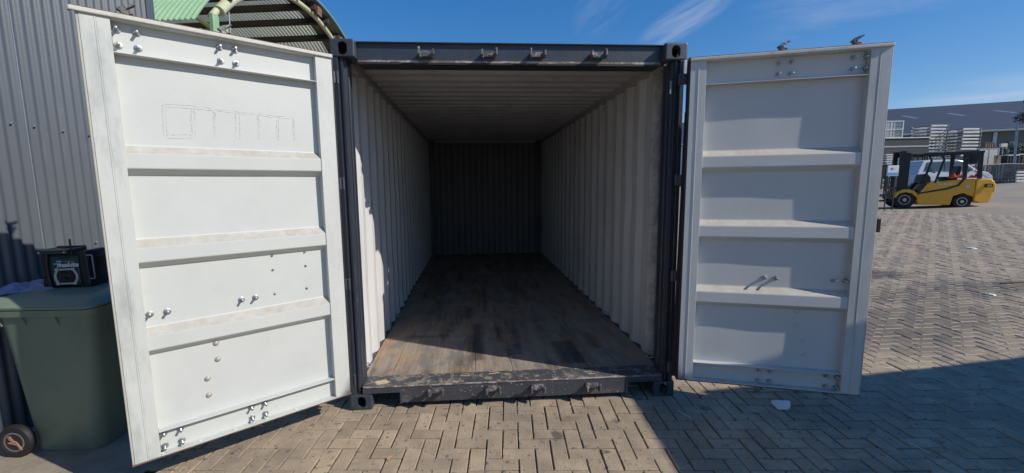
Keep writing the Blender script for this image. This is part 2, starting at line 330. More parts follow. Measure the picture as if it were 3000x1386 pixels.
# header beam with gutter strip
h = MB(); h.prism([(.07, 2.46), (.07, 2.580), (.048, 2.582), (.048, 2.590), (.20, 2.590), (.20, 2.50), (.165, 2.46)], -1.057, 1.057, lambda p, q, a: Vector((a, p, q)))
ho = h.build('header', [m_anth], C0, bevel=.003)
h = MB(); h.box(-1.055, 1.055, .0665, .0695, 2.4602, 2.474); h.build('header_edge', m_edge, C0)
h = MB(); h.box(-1.055, 1.055, .0675, .205, 2.448, 2.4598); h.build('header_soffit', m_black, C0)
# door sill (notched over the fork slots)
sl = [(-1.125, .118), (-1.125, .172), (1.125, .172), (1.125, .118), (1.06, .118), (.86, .128), (.845, .042), (-.845, .042), (-.86, .128), (-1.06, .118)]
s_ = MB(); s_.prism(sl, 0.004, .18, lambda p, q, a: Vector((p, a, q))); s_.build('sill', m_sill, C0, bevel=.004)
e = MB(); e.box(-1.12, 1.12, -.0005, .010, .1665, .1755); e.build('sill_edge', m_edge, C0, bevel=.002)
m_tread = mat('scuffed_tread_plate', (.075, .08, .088), .5, var=.3, vscale=10, bump=.35, bscale=60, dirt=(.34, .29, .22), dscale=11, damt=.8, dlo=.50, dhi=.60, speck=((.5, .47, .40), 42, .645, .8))
e = MB(); e.box(-1.125, 1.125, .0105, .181, .1722, .1745); e.build('tread_plate', m_tread, C0)
e = MB(); n_ = 20
e.prism([(-1.0+.05*math.cos(2*math.pi*k/n_)*(1+.25*math.sin(3*k)), .075+.035*math.sin(2*math.pi*k/n_)*(1+.2*math.sin(5*k))) for k in range(n_)], .1743, .1752, XYZ); e.build('paint_blob', mat('cream_paint_spill', (.62, .50, .30), .5, var=.1, vscale=30), C0)
e = MB()
for k in range(16):
    x = rnd.uniform(-.6, .8); y = rnd.uniform(.02, .5); a = rnd.uniform(-.3, .3) if rnd.random() < .6 else rnd.uniform(0, 3); L_ = rnd.uniform(.02, .09); z = .1752 if y < .18 else .1725
    e.tube([(x, y, z), (x+L_*math.cos(a), y+L_*math.sin(a)*.6, z)], rnd.uniform(.0012, .003), 4)
tag(e.build('wood_splinters', mat('pale_splinter', (.55, .40, .24), .8, var=.2, vscale=40), None), 'pale wood splinters and straw bits scattered along the container door sill', 'wood splinters', kind='stuff')
for s in (-1, 1):
    lp = MB(); lp.box(*sorted((s*.84, s*.857)), -.004, .06, .040, .134); lp.box(*sorted((s*.857, s*1.056)), -.004, .06, .126, .134); lp.build('slot_lip', m_anth, C0, bevel=.002)
# corrugated side walls (inside white, outside anthracite)
def trap_path(y0, y1, pitch, flat1, slope, depth):
    out = [(0, y0)]; y = y0+.05; inn = False
    while y+pitch < y1-.02:
        out += [(0, y), (depth, y+slope), (depth, y+slope+flat1), (0, y+2*slope+flat1)]; y += pitch
    out.append((0, y1)); return out
m_wallR = mat('interior_white_paint_shaded', (.47, .465, .46), .6, var=.07, vscale=3, bump=.06, bscale=60, stretch=(1, 1, .3), dirt=(.20, .185, .17), dscale=2, damt=.5, dlo=.5, dhi=.8)  # same white paint, darker here: the right wall's shade is in the tone
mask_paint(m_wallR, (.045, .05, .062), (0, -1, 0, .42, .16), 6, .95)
m_wallL = mat('interior_white_paint_sunlit', (.59, .585, .58), .6, var=.06, vscale=3, bump=.06, bscale=60, stretch=(1, 1, .3), dirt=(.24, .22, .2), dscale=2, damt=.45, dlo=.5, dhi=.8)  # lighter copy for the left wall, where the sun patch falls
for s in (-1, 1):
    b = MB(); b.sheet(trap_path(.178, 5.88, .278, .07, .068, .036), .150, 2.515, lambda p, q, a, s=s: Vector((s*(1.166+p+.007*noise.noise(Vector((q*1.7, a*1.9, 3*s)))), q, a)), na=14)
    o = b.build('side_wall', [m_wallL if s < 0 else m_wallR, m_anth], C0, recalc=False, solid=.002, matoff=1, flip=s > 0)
    b = MB(); b.box(*sorted((s*1.150, s*1.216)), .178, 5.88, 2.505, 2.582); b.build('top_rail', [m_inner], C0, bevel=.003)
    b = MB(); b.box(*sorted((s*1.165, s*1.216)), .178, 5.88, .03, .168); b.build('bottom_rail', [m_anth], C0, bevel=.003)
# roof: die-stamped across the width
b = MB(); pts = [(0.2, 2.572)]; y = .26
while y < 5.75:
    pts += [(y, 2.572), (y+.03, 2.553), (y+.085, 2.553), (y+.115, 2.572), (y+.20, 2.572)]; y += .209
pts.append((5.93, 2.572))
b.sheet(pts, -1.155, 1.155, lambda p, q, a: Vector((a, p, q))); m_roof = mat('roof_inner_paint', (.37, .365, .37), .6, var=.1, vscale=2, bump=.08, bscale=40, dirt=(.25, .2, .17), dscale=3, damt=.5)
b.build('roof', [m_roof, m_anth], C0, recalc=False, solid=-.002, matoff=1)
# end wall
m_endw = mat('end_wall_shaded_paint', (.15, .145, .145), .65, var=.1, vscale=3, bump=.06, bscale=60, dirt=(.12, .11, .1), dscale=3, damt=.5)  # darkened paint carries the deep shade at the back of the container
b = MB(); pts = [(-1.13, 0)]; x = -1.1
while x < 1.0:
    pts += [(x, 0), (x+.045, .04), (x+.125, .04), (x+.17, 0)]; x += .25
pts.append((1.13, 0))
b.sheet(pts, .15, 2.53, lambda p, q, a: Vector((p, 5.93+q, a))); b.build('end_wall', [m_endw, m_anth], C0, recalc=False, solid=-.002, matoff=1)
b = MB(); b.box(-1.13, 1.13, 5.90, 5.99, 2.516, 2.57); b.build('end_rail', m_inner, C0)
b = MB(); b.box(-1.13, 1.13, 5.93, 5.99, .03, .168); b.build('end_rail', m_anth, C0)
# plywood floor
m_ply = mat('worn_plywood', (.32, .262, .21), .62, var=.22, vscale=3, bump=.25, bscale=30, stretch=(2.5, .5, 1), dirt=(.07, .06, .056), dscale=2.2, damt=.7, dlo=.47, dhi=.62, speck=((.55, .48, .36), 55, .69, .8))
def ply_extra(m):
    nt = m.node_tree; n = nt.nodes; l = nt.links; b = n['Principled BSDF']
    prev = b.inputs['Base Color'].links[0].from_socket; tc = n.new('ShaderNodeTexCoord')
    # scratches along y, pale scuffs
    for sc, st, lo, hi, c, a in ((5, (9, .6, 1), .56, .64, (.42, .35, .27), .6), (3.2, (1.2, 1.3, 1), .52, .60, (.42, .26, .15), .5), (4.5, (1.5, 1, 1), .56, .62, (.20, .19, .19), .7), (70, (1, .12, 1), .66, .72, (.45, .40, .33), .6), (26, (.9, 1, 1), .70, .73, (.5, .36, .2), .7)):
        mp = n.new('ShaderNodeMapping'); mp.inputs['Scale'].default_value = st; mp.inputs['Location'].default_value = (sc, sc*.7, 0); l.new(tc.outputs['Object'], mp.inputs[0])
        no = n.new('ShaderNodeTexNoise'); no.inputs['Scale'].default_value = sc; no.inputs['Detail'].default_value = 6; l.new(mp.outputs[0], no.inputs[0])
        r2 = n.new('ShaderNodeMapRange'); r2.inputs[1].default_value = lo; r2.inputs[2].default_value = hi; r2.inputs[4].default_value = a; l.new(no.outputs[0], r2.inputs[0])
        mx = n.new('ShaderNodeMix'); mx.data_type = 'RGBA'; l.new(r2.outputs[0], mx.inputs[0]); l.new(prev, mx.inputs[6]); mx.inputs[7].default_value = (*c, 1); prev = mx.outputs[2]
    # dark glue / tar patches with straight sides
    for x0, x1, y0, y1, a in ((-.35, -.2, .42, 1.35, .8), (.38, .62, .26, .78, .85), (.05, .15, .62, 1.2, .5), (.72, .86, .55, 1.0, .6), (-.42, -.30, 1.5, 2.0, .6), (-.98, -.55, .95, 1.07, .6), (-.12, -.02, .8, 1.25, .7)):
        sx_ = n.new('ShaderNodeSeparateXYZ'); 
        no = n.new('ShaderNodeTexNoise'); no.inputs['Scale'].default_value = 7; no.inputs['Detail'].default_value = 8; l.new(tc.outputs['Object'], no.inputs[0])
        dis = n.new('ShaderNodeMix'); dis.data_type = 'VECTOR'; dis.inputs[0].default_value = .06; l.new(tc.outputs['Object'], dis.inputs[4]); l.new(no.outputs[1], dis.inputs[5]); l.new(dis.outputs[1], sx_.inputs[0])
        def band(sock, lo, hi):
            c1 = n.new('ShaderNodeMath'); c1.operation = 'SUBTRACT'; l.new(sock, c1.inputs[0]); c1.inputs[1].default_value = (lo+hi)/2*.94+.03
            c2 = n.new('ShaderNodeMath'); c2.operation = 'ABSOLUTE'; l.new(c1.outputs[0], c2.inputs[0])
            c3 = n.new('ShaderNodeMapRange'); c3.inputs[1].default_value = (hi-lo)/2; c3.inputs[2].default_value = (hi-lo)/2-.05; l.new(c2.outputs[0], c3.inputs[0]); return c3.outputs[0]
        mu = n.new('ShaderNodeMath'); mu.operation = 'MULTIPLY'; l.new(band(sx_.outputs[0], x0, x1), mu.inputs[0]); l.new(band(sx_.outputs[1], y0, y1), mu.inputs[1])
        m2 = n.new('ShaderNodeMath'); m2.operation = 'MULTIPLY'; l.new(mu.outputs[0], m2.inputs[0]); m2.inputs[1].default_value = a*.75
        mx = n.new('ShaderNodeMix'); mx.data_type = 'RGBA'; l.new(m2.outputs[0], mx.inputs[0]); l.new(prev, mx.inputs[6]); mx.inputs[7].default_value = (.035, .03, .03, 1); prev = mx.outputs[2]
    l.new(prev, b.inputs['Base Color'])
ply_extra(m_ply)
mask_paint(m_ply, (.085, .08, .08), (0, -1, 0, .13, .17), 9, .5)
f = MB()
rows = [(.182, .93), (.934, 2.1), (2.104, 3.3), (3.304, 4.5), (4.504, 5.93)]
for k, (y0, y1) in enumerate(rows):
    cuts = [-1.16, -.945, -.30, -.005, .60, 1.16] if k % 2 == 0 else [-1.16, -.62, -.05, .72, 1.16]
    for a, b_ in zip(cuts, cuts[1:]):
        dz = rnd.uniform(-.001, .001); f.box(a+.0015, b_-.0015, y0, y1, .142, .170+dz)
f.box(-1.16, 1.16, .182, 5.93, .12, .1415)
fo = f.build('floor', m_ply, C0, bevel=.0015, seg=1)
# cam keepers on header and sill
def keeper(x, y, z, flip, m):
    k = MB(); w_ = .038
    k.box(x-w_, x+w_, y-.03, y-.0005, z-.018, z+.018)
    for sx in (-1, 1):
        xx = x+sx*w_; t = .007
        top = .03 if (sx == flip) else .018
        k.prism([(0, -.022), (-.055, -.030), (-.082, -.016), (-.078, top), (-.058, top+.006), (-.04, .006), (0, .018)], -t, t, lambda p, q, a, xx=xx, sx=sx: Vector((xx+a-p*sx*.14, y+p, z+q)))
    return k.build('cam_keeper', m, C0, bevel=.003)
for i, x in enumerate((-.59, -.167, .165, .59)):
    keeper(x, .07, 2.512, -1 if i in (0, 2) else 1, m_cast)
for i, x in enumerate((-.588, -.174, .157, .572)):
    keeper(x, .004, .128-.012*i*.5+.008, 1 if i % 2 else -1, m_cast)
# pin plate under top right casting, stub of ledges
b = MB(); b.box(1.188, 1.216, -.012, .008, 2.345, 2.472); b.build('locking_plate', mat('pale_worn_steel', (.4, .42, .43), .5, .2, var=.2, vscale=40), C0, bevel=.003)
b = MB(); b.box(1.112, 1.1275, .03, .036, 2.25, 2.34); b.build('locking_plate', m_galv, C0, bevel=.002)
# lashing rings in the upper corners, bottom corners
for s, y_, z_ in ((1, .30, 2.44), (1, 1.6, 2.44), (-1, .30, 2.44), (1, .30, .20), (-1, .30, .22), (1, 1.45, .22), (-1, 1.6, .22)):
    b = MB(); b.tube([(s*1.165, y_-.03, z_), (s*1.135, y_-.025, z_-.01), (s*1.125, y_, z_-.012), (s*1.135, y_+.025, z_-.01), (s*1.165, y_+.03, z_)], .0065, 8); b.build('lashing_ring', m_inner, C0, smooth=True)

# ------------------------------------------------------------------ doors
HD = .052; ZB, ZT = .2165, 2.418; WD = 1.115
m_side = mat('door_edge_anthracite', (.05, .057, .072), .45, var=.2, vscale=12, bump=.1, bscale=60)
m_dout = mat('door_outside_anthracite', ANTH, .42, var=.1, vscale=8)
BOLT = None
def make_bolt():
    b = MB()
    b.lathe([(.0155, 0), (.0168, .001), (.0168, .0028), (.0155, .0035)], 20)
    hexa = [(.0105*math.cos(math.pi/3*k), .0105*math.sin(math.pi/3*k)) for k in range(6)]
    b.prism(hexa, .0035, .013, XYZ)
    prof = [(.0062, .013)]
    z = .013
    while z < .042: prof += [(.0066, z+.0006), (.0058, z+.0012)]; z += .0014
    prof.append((.005, z)); b.lathe(prof, 12)
    o = b.build('bolt', m_zinc, None, smooth=30); return o
m_stud = mat('scuffed_painted_steel', (.42, .40, .36), .5, .2, var=.3, vscale=50)
m_whiteR = mat('door_white_paint_shaded', (.53, .53, .52), .5, var=.04, vscale=3, bump=.05, bscale=130, dirt=(.40, .41, .41), dscale=2.5, damt=.35, dlo=.55, dhi=.8, speck=((.2, .21, .22), 190, .735, .7))  # right door's white, greyed in the colour to stand for its shade
m_stileR = mat('door_white_paint_shaded_oversprayed', (.52, .52, .50), .5, var=.05, vscale=5, bump=.05, bscale=120, stretch=(1, 1, .25), dirt=(.32, .33, .34), dscale=6, damt=.6, dlo=.45, dhi=.7, speck=((.12, .13, .14), 190, .70, .8))
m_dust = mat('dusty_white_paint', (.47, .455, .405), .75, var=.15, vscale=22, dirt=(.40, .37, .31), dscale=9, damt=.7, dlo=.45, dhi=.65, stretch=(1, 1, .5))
m_dustR = mat('dusty_white_paint_right', (.50, .46, .39), .75, var=.15, vscale=22, dirt=(.40, .36, .30), dscale=9, damt=.5, dlo=.45, dhi=.65)
proto_bolt = make_bolt(); bolt_used = [False]
def make_door(s, ang, hx, hy, label, bolts, studs, screws, welds):
    U = Vector((s*math.cos(ang), -math.sin(ang), 0)); Nn = Vector((-s*math.sin(ang), -math.cos(ang), 0)); H = Vector((hx, hy, 0))
    T = lambda u, v, z: H+u*U-v*Nn+Vector((0, 0, z))            # v: depth behind the inner face
    TB = lambda p: T(p.x, p.y, p.z)
    mw, ms = (m_white, m_stile) if s < 0 else (m_whiteR, m_stileR)
    mh = mat('hinge_stile_paint', (.57, .58, .55) if s < 0 else (.54, .54, .53), .5, var=.06, vscale=6, bump=.06, bscale=120, dirt=(.40, .41, .40), dscale=5, damt=.5, dlo=.5, dhi=.75, stretch=(1, 1, .3), speck=((.12, .13, .14), 170, .66, .8))
    mask_paint(mh, (.10, .11, .12), (-U.x, -U.y, 0, U.dot(H)-.028, .035), 12, .8)
    mask_paint(mh, (.05, .05, .055), (-U.x*1.5, -U.y*1.5, -1, 1.5*U.dot(H)+ZB+.10, .10), 7, .85)
    d = MB()
    # corrugated panel: profile in (v, z)
    zz = [(HD, ZB+.035), (HD, .757)]
    for z0 in (.762, 1.222, 1.690):
        zz += [(HD, z0), (.006, z0+.032), (.006, z0+.108), (HD, z0+.142+.004)]
    zz += [(HD, ZT-.03)]
    z2 = [zz[0]]; mi2 = []
    for k in range(1, len(zz)):
        (va, za), (vb, zb_) = zz[k-1], zz[k]; m_ = max(1, int((zb_-za)/.06)) if abs(va-vb) < 1e-6 else 1
        for q in range(1, m_+1): z2.append((va+(vb-va)*q/m_, za+(zb_-za)*q/m_)); mi2.append(2 if vb > va+.01 else 0)
    NU = 26
    dent = lambda u, z, v=HD: (.0045 if v > .04 else .0022)*noise.noise(Vector((u*2.6, z*2.2, 7.7*s)))*(1 if .12 < u < .98 else .15)
    d.sheet(z2, .095, 1.015, lambda v, z, u: T(u, v+dent(u, z, v), z), na=NU)
    d.mi = mi2*NU
    door = d.build('door', [mw, m_dout, m_dust if s < 0 else m_dustR], C0, recalc=False, bevel=0, flip=s > 0)
    door['label'] = label
    md = door.modifiers.new('bevel', 'BEVEL'); md.width = .009; md.segments = 3; md.limit_method = 'ANGLE'; md.angle_limit = R(20)
    md = door.modifiers.new('solid', 'SOLIDIFY'); md.thickness = .002; md.offset = -1; md.material_offset = 1
    # stiles
    st = MB(); st.box(0, .097, 0, .004, ZB, ZT, TB); st.box(0.0935, .097, .004, HD+.012, ZB, ZT, TB); st.cur = 1; st.box(0, .0930, .0042, HD+.012, ZB+.0005, ZT-.0005, TB)
    st.cur = 0
    if s > 0: st.box(.046, .052, -.003, 0, ZB, ZT, TB)
    st.build('hinge_stile', [mh, m_side], door, bevel=.002)
    st = MB(); st.box(1.010, 1.058, 0, .004, ZB, ZT, TB); st.box(1.0645, WD, 0.0, .004, ZB, ZT, TB); st.box(1.058, 1.0645, -.0018, .004, ZB, ZT, TB)
    st.box(1.010, 1.0135, .004, HD+.012, ZB, ZT, TB); st.box(WD-.004, WD, .004, HD+.012, ZB, ZT, TB); st.cur = 1; st.box(1.014, WD-.0045, .006, HD+.012, ZB+.0005, ZT-.0005, TB)
    st.build('free_stile', [ms, m_side], door, bevel=.002)
    # rails
    t = MB(); t.box(.0975, 1.0095, HD-.006, HD+.012, 2.262, ZT, TB); t.box(.0975, 1.0095, 0.001, HD-.006, 2.262, 2.2665, TB); t.box(.0975, 1.0095, -.002, HD-.006, ZT-.006, ZT, TB); t.build('top_rail', [mw], door, bevel=.0015)
    t = MB(); t.box(.0975, 1.0095, HD-.006, HD+.012, ZB, .352, TB); t.box(.0975, 1.0095, 0.001, HD-.006, .347, .352, TB); t.box(.0975, 1.0095, -.002, HD-.006, ZB, ZB+.006, TB); t.build('bottom_rail', [mw], door, bevel=.0015)
    # worn rusty outer rim above and below, gasket
    t = MB(); t.box(-.012, WD+.012, .003, HD+.02, ZT+.0005, ZT+.028, TB); t.build('rim', [m_rust], door, bevel=.003)
    t = MB(); t.box(-.012, WD+.012, .003, HD+.02, ZB-.010, ZB-.0005, TB); t.build('rim', [m_rust], door, bevel=.003)
    gk = MB()
    gk.box(-.012, -.0005, .004, HD+.02, ZB-.002, ZT+.004, TB); gk.build('gasket', m_black, door, bevel=.003)
    gk = MB(); gk.prism([(-.0125, ZB), (-.0125, 2.1), (-.016, 2.1), (-.034, ZB)], HD-.01, HD+.012, lambda p, q, a: T(p, a, q)); gk.build('gasket', m_black, door)
    gk = MB(); gk.box(WD+.0005, WD+.010, .003, HD+.018, ZB, ZT, TB); gk.build('gasket', mat('pale_gasket', (.45, .44, .38), .7, var=.15, vscale=9), door, bevel=.003)
    gk = MB(); gk.box(-.004, WD+(.03 if s < 0 else .006), -.014, .0025, ZT-.0015, ZT+.019, TB); gk.build('gasket', mat('painted_gasket', (.58, .58, .52), .6, var=.2, vscale=20, dirt=(.25, .2, .17), dscale=20, damt=.6), door, bevel=.004)
    # drain dimples on the top rail
    for u in [.18+.165*k for k in range(6)]:
        q = MB(); q.lathe([(.011, 0), (.010, .003), (.006, .005)], 12, lambda v: T(u+v.x, .02+v.y*.6, ZT-.0062-v.z)); q.build('rivet', mw, door, smooth=40)
        q = MB(); q.lathe([(.011, 0), (.010, .003), (.006, .005)], 12, lambda v: T(u+v.x, .02+v.y*.6, ZB+.0062+v.z)); q.build('rivet', mw, door, smooth=40)
    # locking rods with cams, on the outside face
    for u in ((.545, .955) if s < 0 else (.565, .975)):
        q = MB(); q.tube([T(u, HD+.055, ZB-.02), T(u, HD+.055, ZT+.03)], .0135, 12)
        for zc in (.45, 1.0, 1.55, 2.1): q.box(u-.03, u+.03, HD+.013, HD+.07, zc-.02, zc+.02, TB)
        rod = q.build('locking_rod', m_galv, door, smooth=40)
        for zc, sg in ((ZT+.03, 1), (ZB-.02, -1)):
            c_ = MB(); r_ = rnd.uniform(-.01, .01); hgt = .072 if sg > 0 else .05
            pl = [(-.026, 0), (.018, 0), (.016, sg*hgt*.35), (.034, sg*hgt*.42), (.030, sg*hgt*.5), (.006, sg*hgt*.56), (.012, sg*hgt*.72), (.045, sg*hgt*1.05), (.040, sg*hgt*1.12), (-.004, sg*hgt*.92), (-.030, sg*hgt*.62), (-.016, sg*hgt*.5), (-.012, sg*hgt*.2)]
            c_.prism(pl, -.014, .014, lambda p, q2, a, u=u, zc=zc: T(u+p*(1 if s > 0 else -1), HD+.055+a, zc+q2)); c_.build('cam', m_cast, rod, bevel=.004)
    # hinges
    for zc in (.275, .960, 1.643, 2.323):
        q = MB(); q.box(-.055, .01, HD+.014, HD+.022, zc-.037, zc+.037, TB); q.tube([T(-.055, HD+.012, zc-.04), T(-.055, HD+.012, zc+.04)], .010, 12); q.build('hinge', m_side, door, bevel=.003)
    # door handle bar on the outside
    q = MB(); q.box(.50, .98, HD+.075, HD+.087, 1.09, 1.12, TB); q.box(.47, .51, HD+.06, HD+.09, 1.07, 1.14, TB); q.build('handle', m_galv, door, bevel=.003)
    if s > 0:
        q = MB(); q.box(WD+.011, WD+.034, .004, HD+.05, 1.30, 1.385, TB); q.build('latch', m_black, door, bevel=.004)
    # bolts
    rot = Matrix((U, Vector((0, 0, 1)), Nn)).transposed()
    if rot.determinant() < 0: rot = Matrix((-U, Vector((0, 0, 1)), Nn)).transposed()
    for (u, z) in bolts:
        if not bolt_used[0]: o = proto_bolt; bolt_used[0] = True
        else: o = proto_bolt.copy(); COL.objects.link(o)
        o.parent = door
        dv = HD-.006 if (z > 2.27 or z < .34) else HD
        tilt = Matrix.Rotation(rnd.gauss(0, .05), 3, 'X') @ Matrix.Rotation(rnd.gauss(0, .05), 3, 'Y') @ Matrix.Rotation(rnd.uniform(0, 6), 3, 'Z')
        mm = (rot @ tilt).to_4x4(); mm.translation = T(u, dv+(dent(u, z) if dv == HD else 0)-.0005, z); o.matrix_local = mm
    for (u, z) in studs:
        q = MB(); q.lathe([(.0155, 0), (.0145, .005), (.010, .010), (.004, .012)], 16, lambda v: T(u+v.x, HD+dent(u, z)-v.z, z+v.y)); q.build('round_bolt_head', m_stud if s < 0 else m_whiteR, door, smooth=50)
    for (u, z) in screws:
        q = MB(); q.lathe([(.0075, 0), (.0065, .003), (.003, .005)], 12, lambda v: T(u+v.x, HD+dent(u, z)-v.z, z+v.y)); q.build('screw_head', m_cast, door, smooth=50)
    if welds:
        q = MB()
        for (a, b_, wd_) in welds:
            for off in (-.0055*wd_, .0055*wd_):
                n_ = 34; dx = Vector((b_[0]-a[0], b_[1]-a[1])).normalized(); px_ = Vector((-dx.y, dx.x)); pts = []; rs = []
                for k in range(n_):
                    t_ = k/(n_-1); j = rnd.gauss(0, .0018)
                    uu = a[0]+(b_[0]-a[0])*t_+px_.x*(off+j); zz_ = a[1]+(b_[1]-a[1])*t_+px_.y*(off+j); pts.append(T(uu, HD+dent(uu, zz_)+.0016, zz_)); rs.append(rnd.uniform(.0020, .0034))
                q.tube(pts, rs, 6)
        q.build('weld_mark', m_white, door, smooth=60)
    return door
bz = (2.378, 2.306, .976, .317, .247)
lb = [(u, z) for u in (.509, .580, .919, .991) for z in bz]
rb = [(u, z) for u in (.531, .602, .938, 1.0) for z in bz]
W8 = [((.842, 2.045), (.723, 2.051), 1.3), ((.723, 2.051), (.728, 1.897), 1.3), ((.732, 1.897), (.846, 1.891), 1.6), ((.848, 1.891), (.842, 2.045), 1.2), ((.723, 2.049), (.232, 2.036), .9), ((.627, 2.04), (.633, 1.905), .7), ((.52, 2.04), (.527, 1.895), 1.7), ((.417, 2.037), (.424, 1.900), .6), ((.315, 2.035), (.324, 1.903), .8), ((.232, 2.036), (.232, 1.905), .8)]
make_door(-1, .6395, -1.1582, -.1613, 'sunlit white inner face with faint weld marks near the top, left-hand door', lb, [(.721, .75), (.72, .655), (.776, .557), (.777, .46)], [(.405, 1.214), (.22, 1.214), (.406, 1.126), (.219, 1.126), (.405, .978), (.221, .981)], W8)
make_door(1, .306, 1.1582, -.1613, 'mostly shaded white inner face, right-hand door beside the yard', rb, [(.74, .75), (.744, .655), (.793, .555), (.794, .456)], [], None)

# ------------------------------------------------------------------ grey corrugated shed on the left
m_clad = mat('grey_cladding', (.098, .112, .132), .38, var=.08, vscale=1.5, bump=.05, bscale=30, stretch=(1, 1, .15), dirt=(.24, .26, .27), dscale=5, damt=.3, dlo=.58, dhi=.8, speck=((.6, .6, .6), 60, .76, .8))
S0 = thing('grey_shed', 'tall shed clad in dark grey corrugated metal behind the left door', 'shed', (-3.36, .05, 0))
b = MB(); pts = []; n_ = int((1.50+4.5)/.074*8)
for k in range(n_+1):
    y = -4.5+(6.0)*k/n_; t_ = math.sin(2*math.pi*(y-.02)/.074); pts.append((.0135*math.copysign(abs(t_)**.8, t_), y))
b.sheet(pts, .0, 4.6, lambda p, q, a: Vector((p-.012, q, a)))
b.build('wall', m_clad, S0, recalc=False, smooth=60)
b = MB(); b.box(-6, -.03, 1.40, 1.47, 0, 4.6); b.box(-6, -.03, -4.5, -4.4, 0, 4.6); b.build('wall', m_clad, S0)
b = MB(); b.box(-6.05, .05, -4.55, 1.56, 4.6, 4.68); b.build('roof', m_clad, S0)
b = MB(); b.box(-.07, .012, 1.500, 1.53, 0, 4.6); b.box(.000, .016, 1.43, 1.50, 0, 4.6); b.build('corner_flashing', m_clad, S0, bevel=.004)
b = MB(); b.tube([(.002, .183, 0), (.002, .183, 4.6)], .0035, 6); b.build('sheet_edge', m_galv, S0, smooth=True)
for z_, ysl in ((2.07, (.087, .238, .45, .668, .9, 1.15)), (3.0, (.4, .62, .85, 1.1)), (1.2, (.6, .9))):
    for y_ in ysl:
        b = MB(); b.lathe([(.007, 0), (.0065, .004), (.004, .007)], 8, lambda v: Vector((.001+v.z, y_+v.x, z_+v.y))); b.build('screw_head', m_galv, S0, smooth=True)

# ------------------------------------------------------------------ green barrel-roofed hall
AZ = R(8); ch = Vector((math.sin(AZ), math.cos(AZ), 0)); ah = Vector((-math.cos(AZ), math.sin(AZ), 0)); NH = Vector((-6.833, 8.783, 0)); HH, WW, RR = 6.0, 9.2, 2.1
m_green = mat('green_sheet', (.27, .44, .25), .5, var=.08, vscale=2, dirt=(.40, .50, .36), dscale=4, damt=.4, island=0, bump=.03)
m_transl = mat('yellow_translucent_sheet', (.80, .70, .46), .6, var=.2, vscale=2.2, dirt=(.35, .25, .15), dscale=1.3, damt=.55, dlo=.5, dhi=.62, trans=.65, stretch=(1, .3, 1))
m_gsheet = mat('grey_opaque_sheet', (.17, .165, .155), .8, var=.15, vscale=3)
m_pur = mat('dark_timber', (.05, .036, .03), .8, var=.3, vscale=8)
m_pipe = mat('cream_green_paint', (.52, .53, .36), .5, var=.12, vscale=5, dirt=(.35, .2, .1), dscale=6, damt=.5, dlo=.56, dhi=.7)
G0 = thing('green_hall', 'barrel-roofed green corrugated hall with an open gable behind the left door', 'hall', NH)
Rr = (WW*WW/4+RR*RR)/(2*RR); zc = HH+RR-Rr; th0 = math.asin(WW/2/Rr)
def arch(th, a, dr): return ch*(WW/2+(Rr+dr)*math.sin(th))+ah*a+Vector((0, 0, zc+(Rr+dr)*math.cos(th)))
def roofpart(name, mt, t0, t1, a0, a1, base_dr=.32, pitch=.146, amp=.024, solid=True):
    b = MB(); na = int((a1-a0)/pitch*8); nth = max(4, int((t1-t0)/.05)); vs = []
    for i in range(nth+1):
        th = t0+(t1-t0)*i/nth
        for k in range(na+1):
            a = a0+(a1-a0)*k/na; vs.append(arch(th, a, base_dr+amp*math.sin(2*math.pi*a/pitch)))
    b.add(vs, [(i*(na+1)+k, i*(na+1)+k+1, (i+1)*(na+1)+k+1, (i+1)*(na+1)+k) for i in range(nth) for k in range(na)])
    return b.build(name, mt, G0, recalc=False, smooth=70)
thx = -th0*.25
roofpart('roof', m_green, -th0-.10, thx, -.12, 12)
roofpart('roof', m_gsheet, thx, th0, -.35, .75)  # gable strip grey and opaque, sheets behind it yellow and translucent
roofpart('roof', m_transl, thx, th0, .75, 12)
b = MB()                                                     # gable verge strip
nn = 24
b.tube([arch(-th0*.0+(th0)*k/nn, -.36, .345) for k in range(nn+1)], .028, 8); b.build('verge', m_green, G0, smooth=True)
b = MB(); b.tube([arch(-th0+2*th0*k/40, 0, 0) for k in range(41)], .085, 14); b.build('arch_tube', m_pipe, G0, smooth=True)
b = MB(); b.tube([arch(-th0+2*th0*k/40, 4.5, 0) for k in range(41)], .085, 10); b.tube([arch(-th0+2*th0*k/40, 9, 0) for k in range(41)], .085, 10); b.build('arch_tube', m_pipe, G0, smooth=True)
for k, th in enumerate([th0*(-.85+.185*i) for i in range(11)]):
    b = MB(); er = Vector((0, 0, 1))*math.cos(th)+ch*math.sin(th); et = ch*math.cos(th)-Vector((0, 0, 1))*math.sin(th)
    p0 = arch(th, -.25, .17)
    b.box(0, 12.2, -.06, .06, -.12, .10, lambda v, p0=p0, er=er, et=et: p0+ah*v.x+et*v.y+er*v.z); b.build('purlin', m_pur, G0)
b = MB(); b.tube([arch(-th0+.05+.42*k/10, -.05, -.02) for k in range(11)], .135, 16); b.build('pipe_sleeve', m_pipe, G0, smooth=True)
b = MB()                                                     # clamp and drooping cable on the near tube
q0 = arch(-th0+.13, 0, -.09); b.tube([q0+Vector((0, 0, .2)), q0+Vector((.03, 0, -.02)), q0+Vector((.02, -.02, -2.2))], .016, 6); b.build('cable', m_galv, G0, smooth=True)
b = MB(); b.tube([arch(th0-.50, -.1, -.02), arch(th0-.50, -.1, .1), arch(th0-.46, -.1, .12), arch(th0-.44, -.1, -.05)], .03, 8)
for t_ in (.45, .75): b.box(-.02, .02, -.16, .16, -.18, .16, lambda v, t_=t_: arch(th0-t_, -.26+v.x, .12+v.z)+ch*v.y)
b.build('bracket', m_rust, G0)
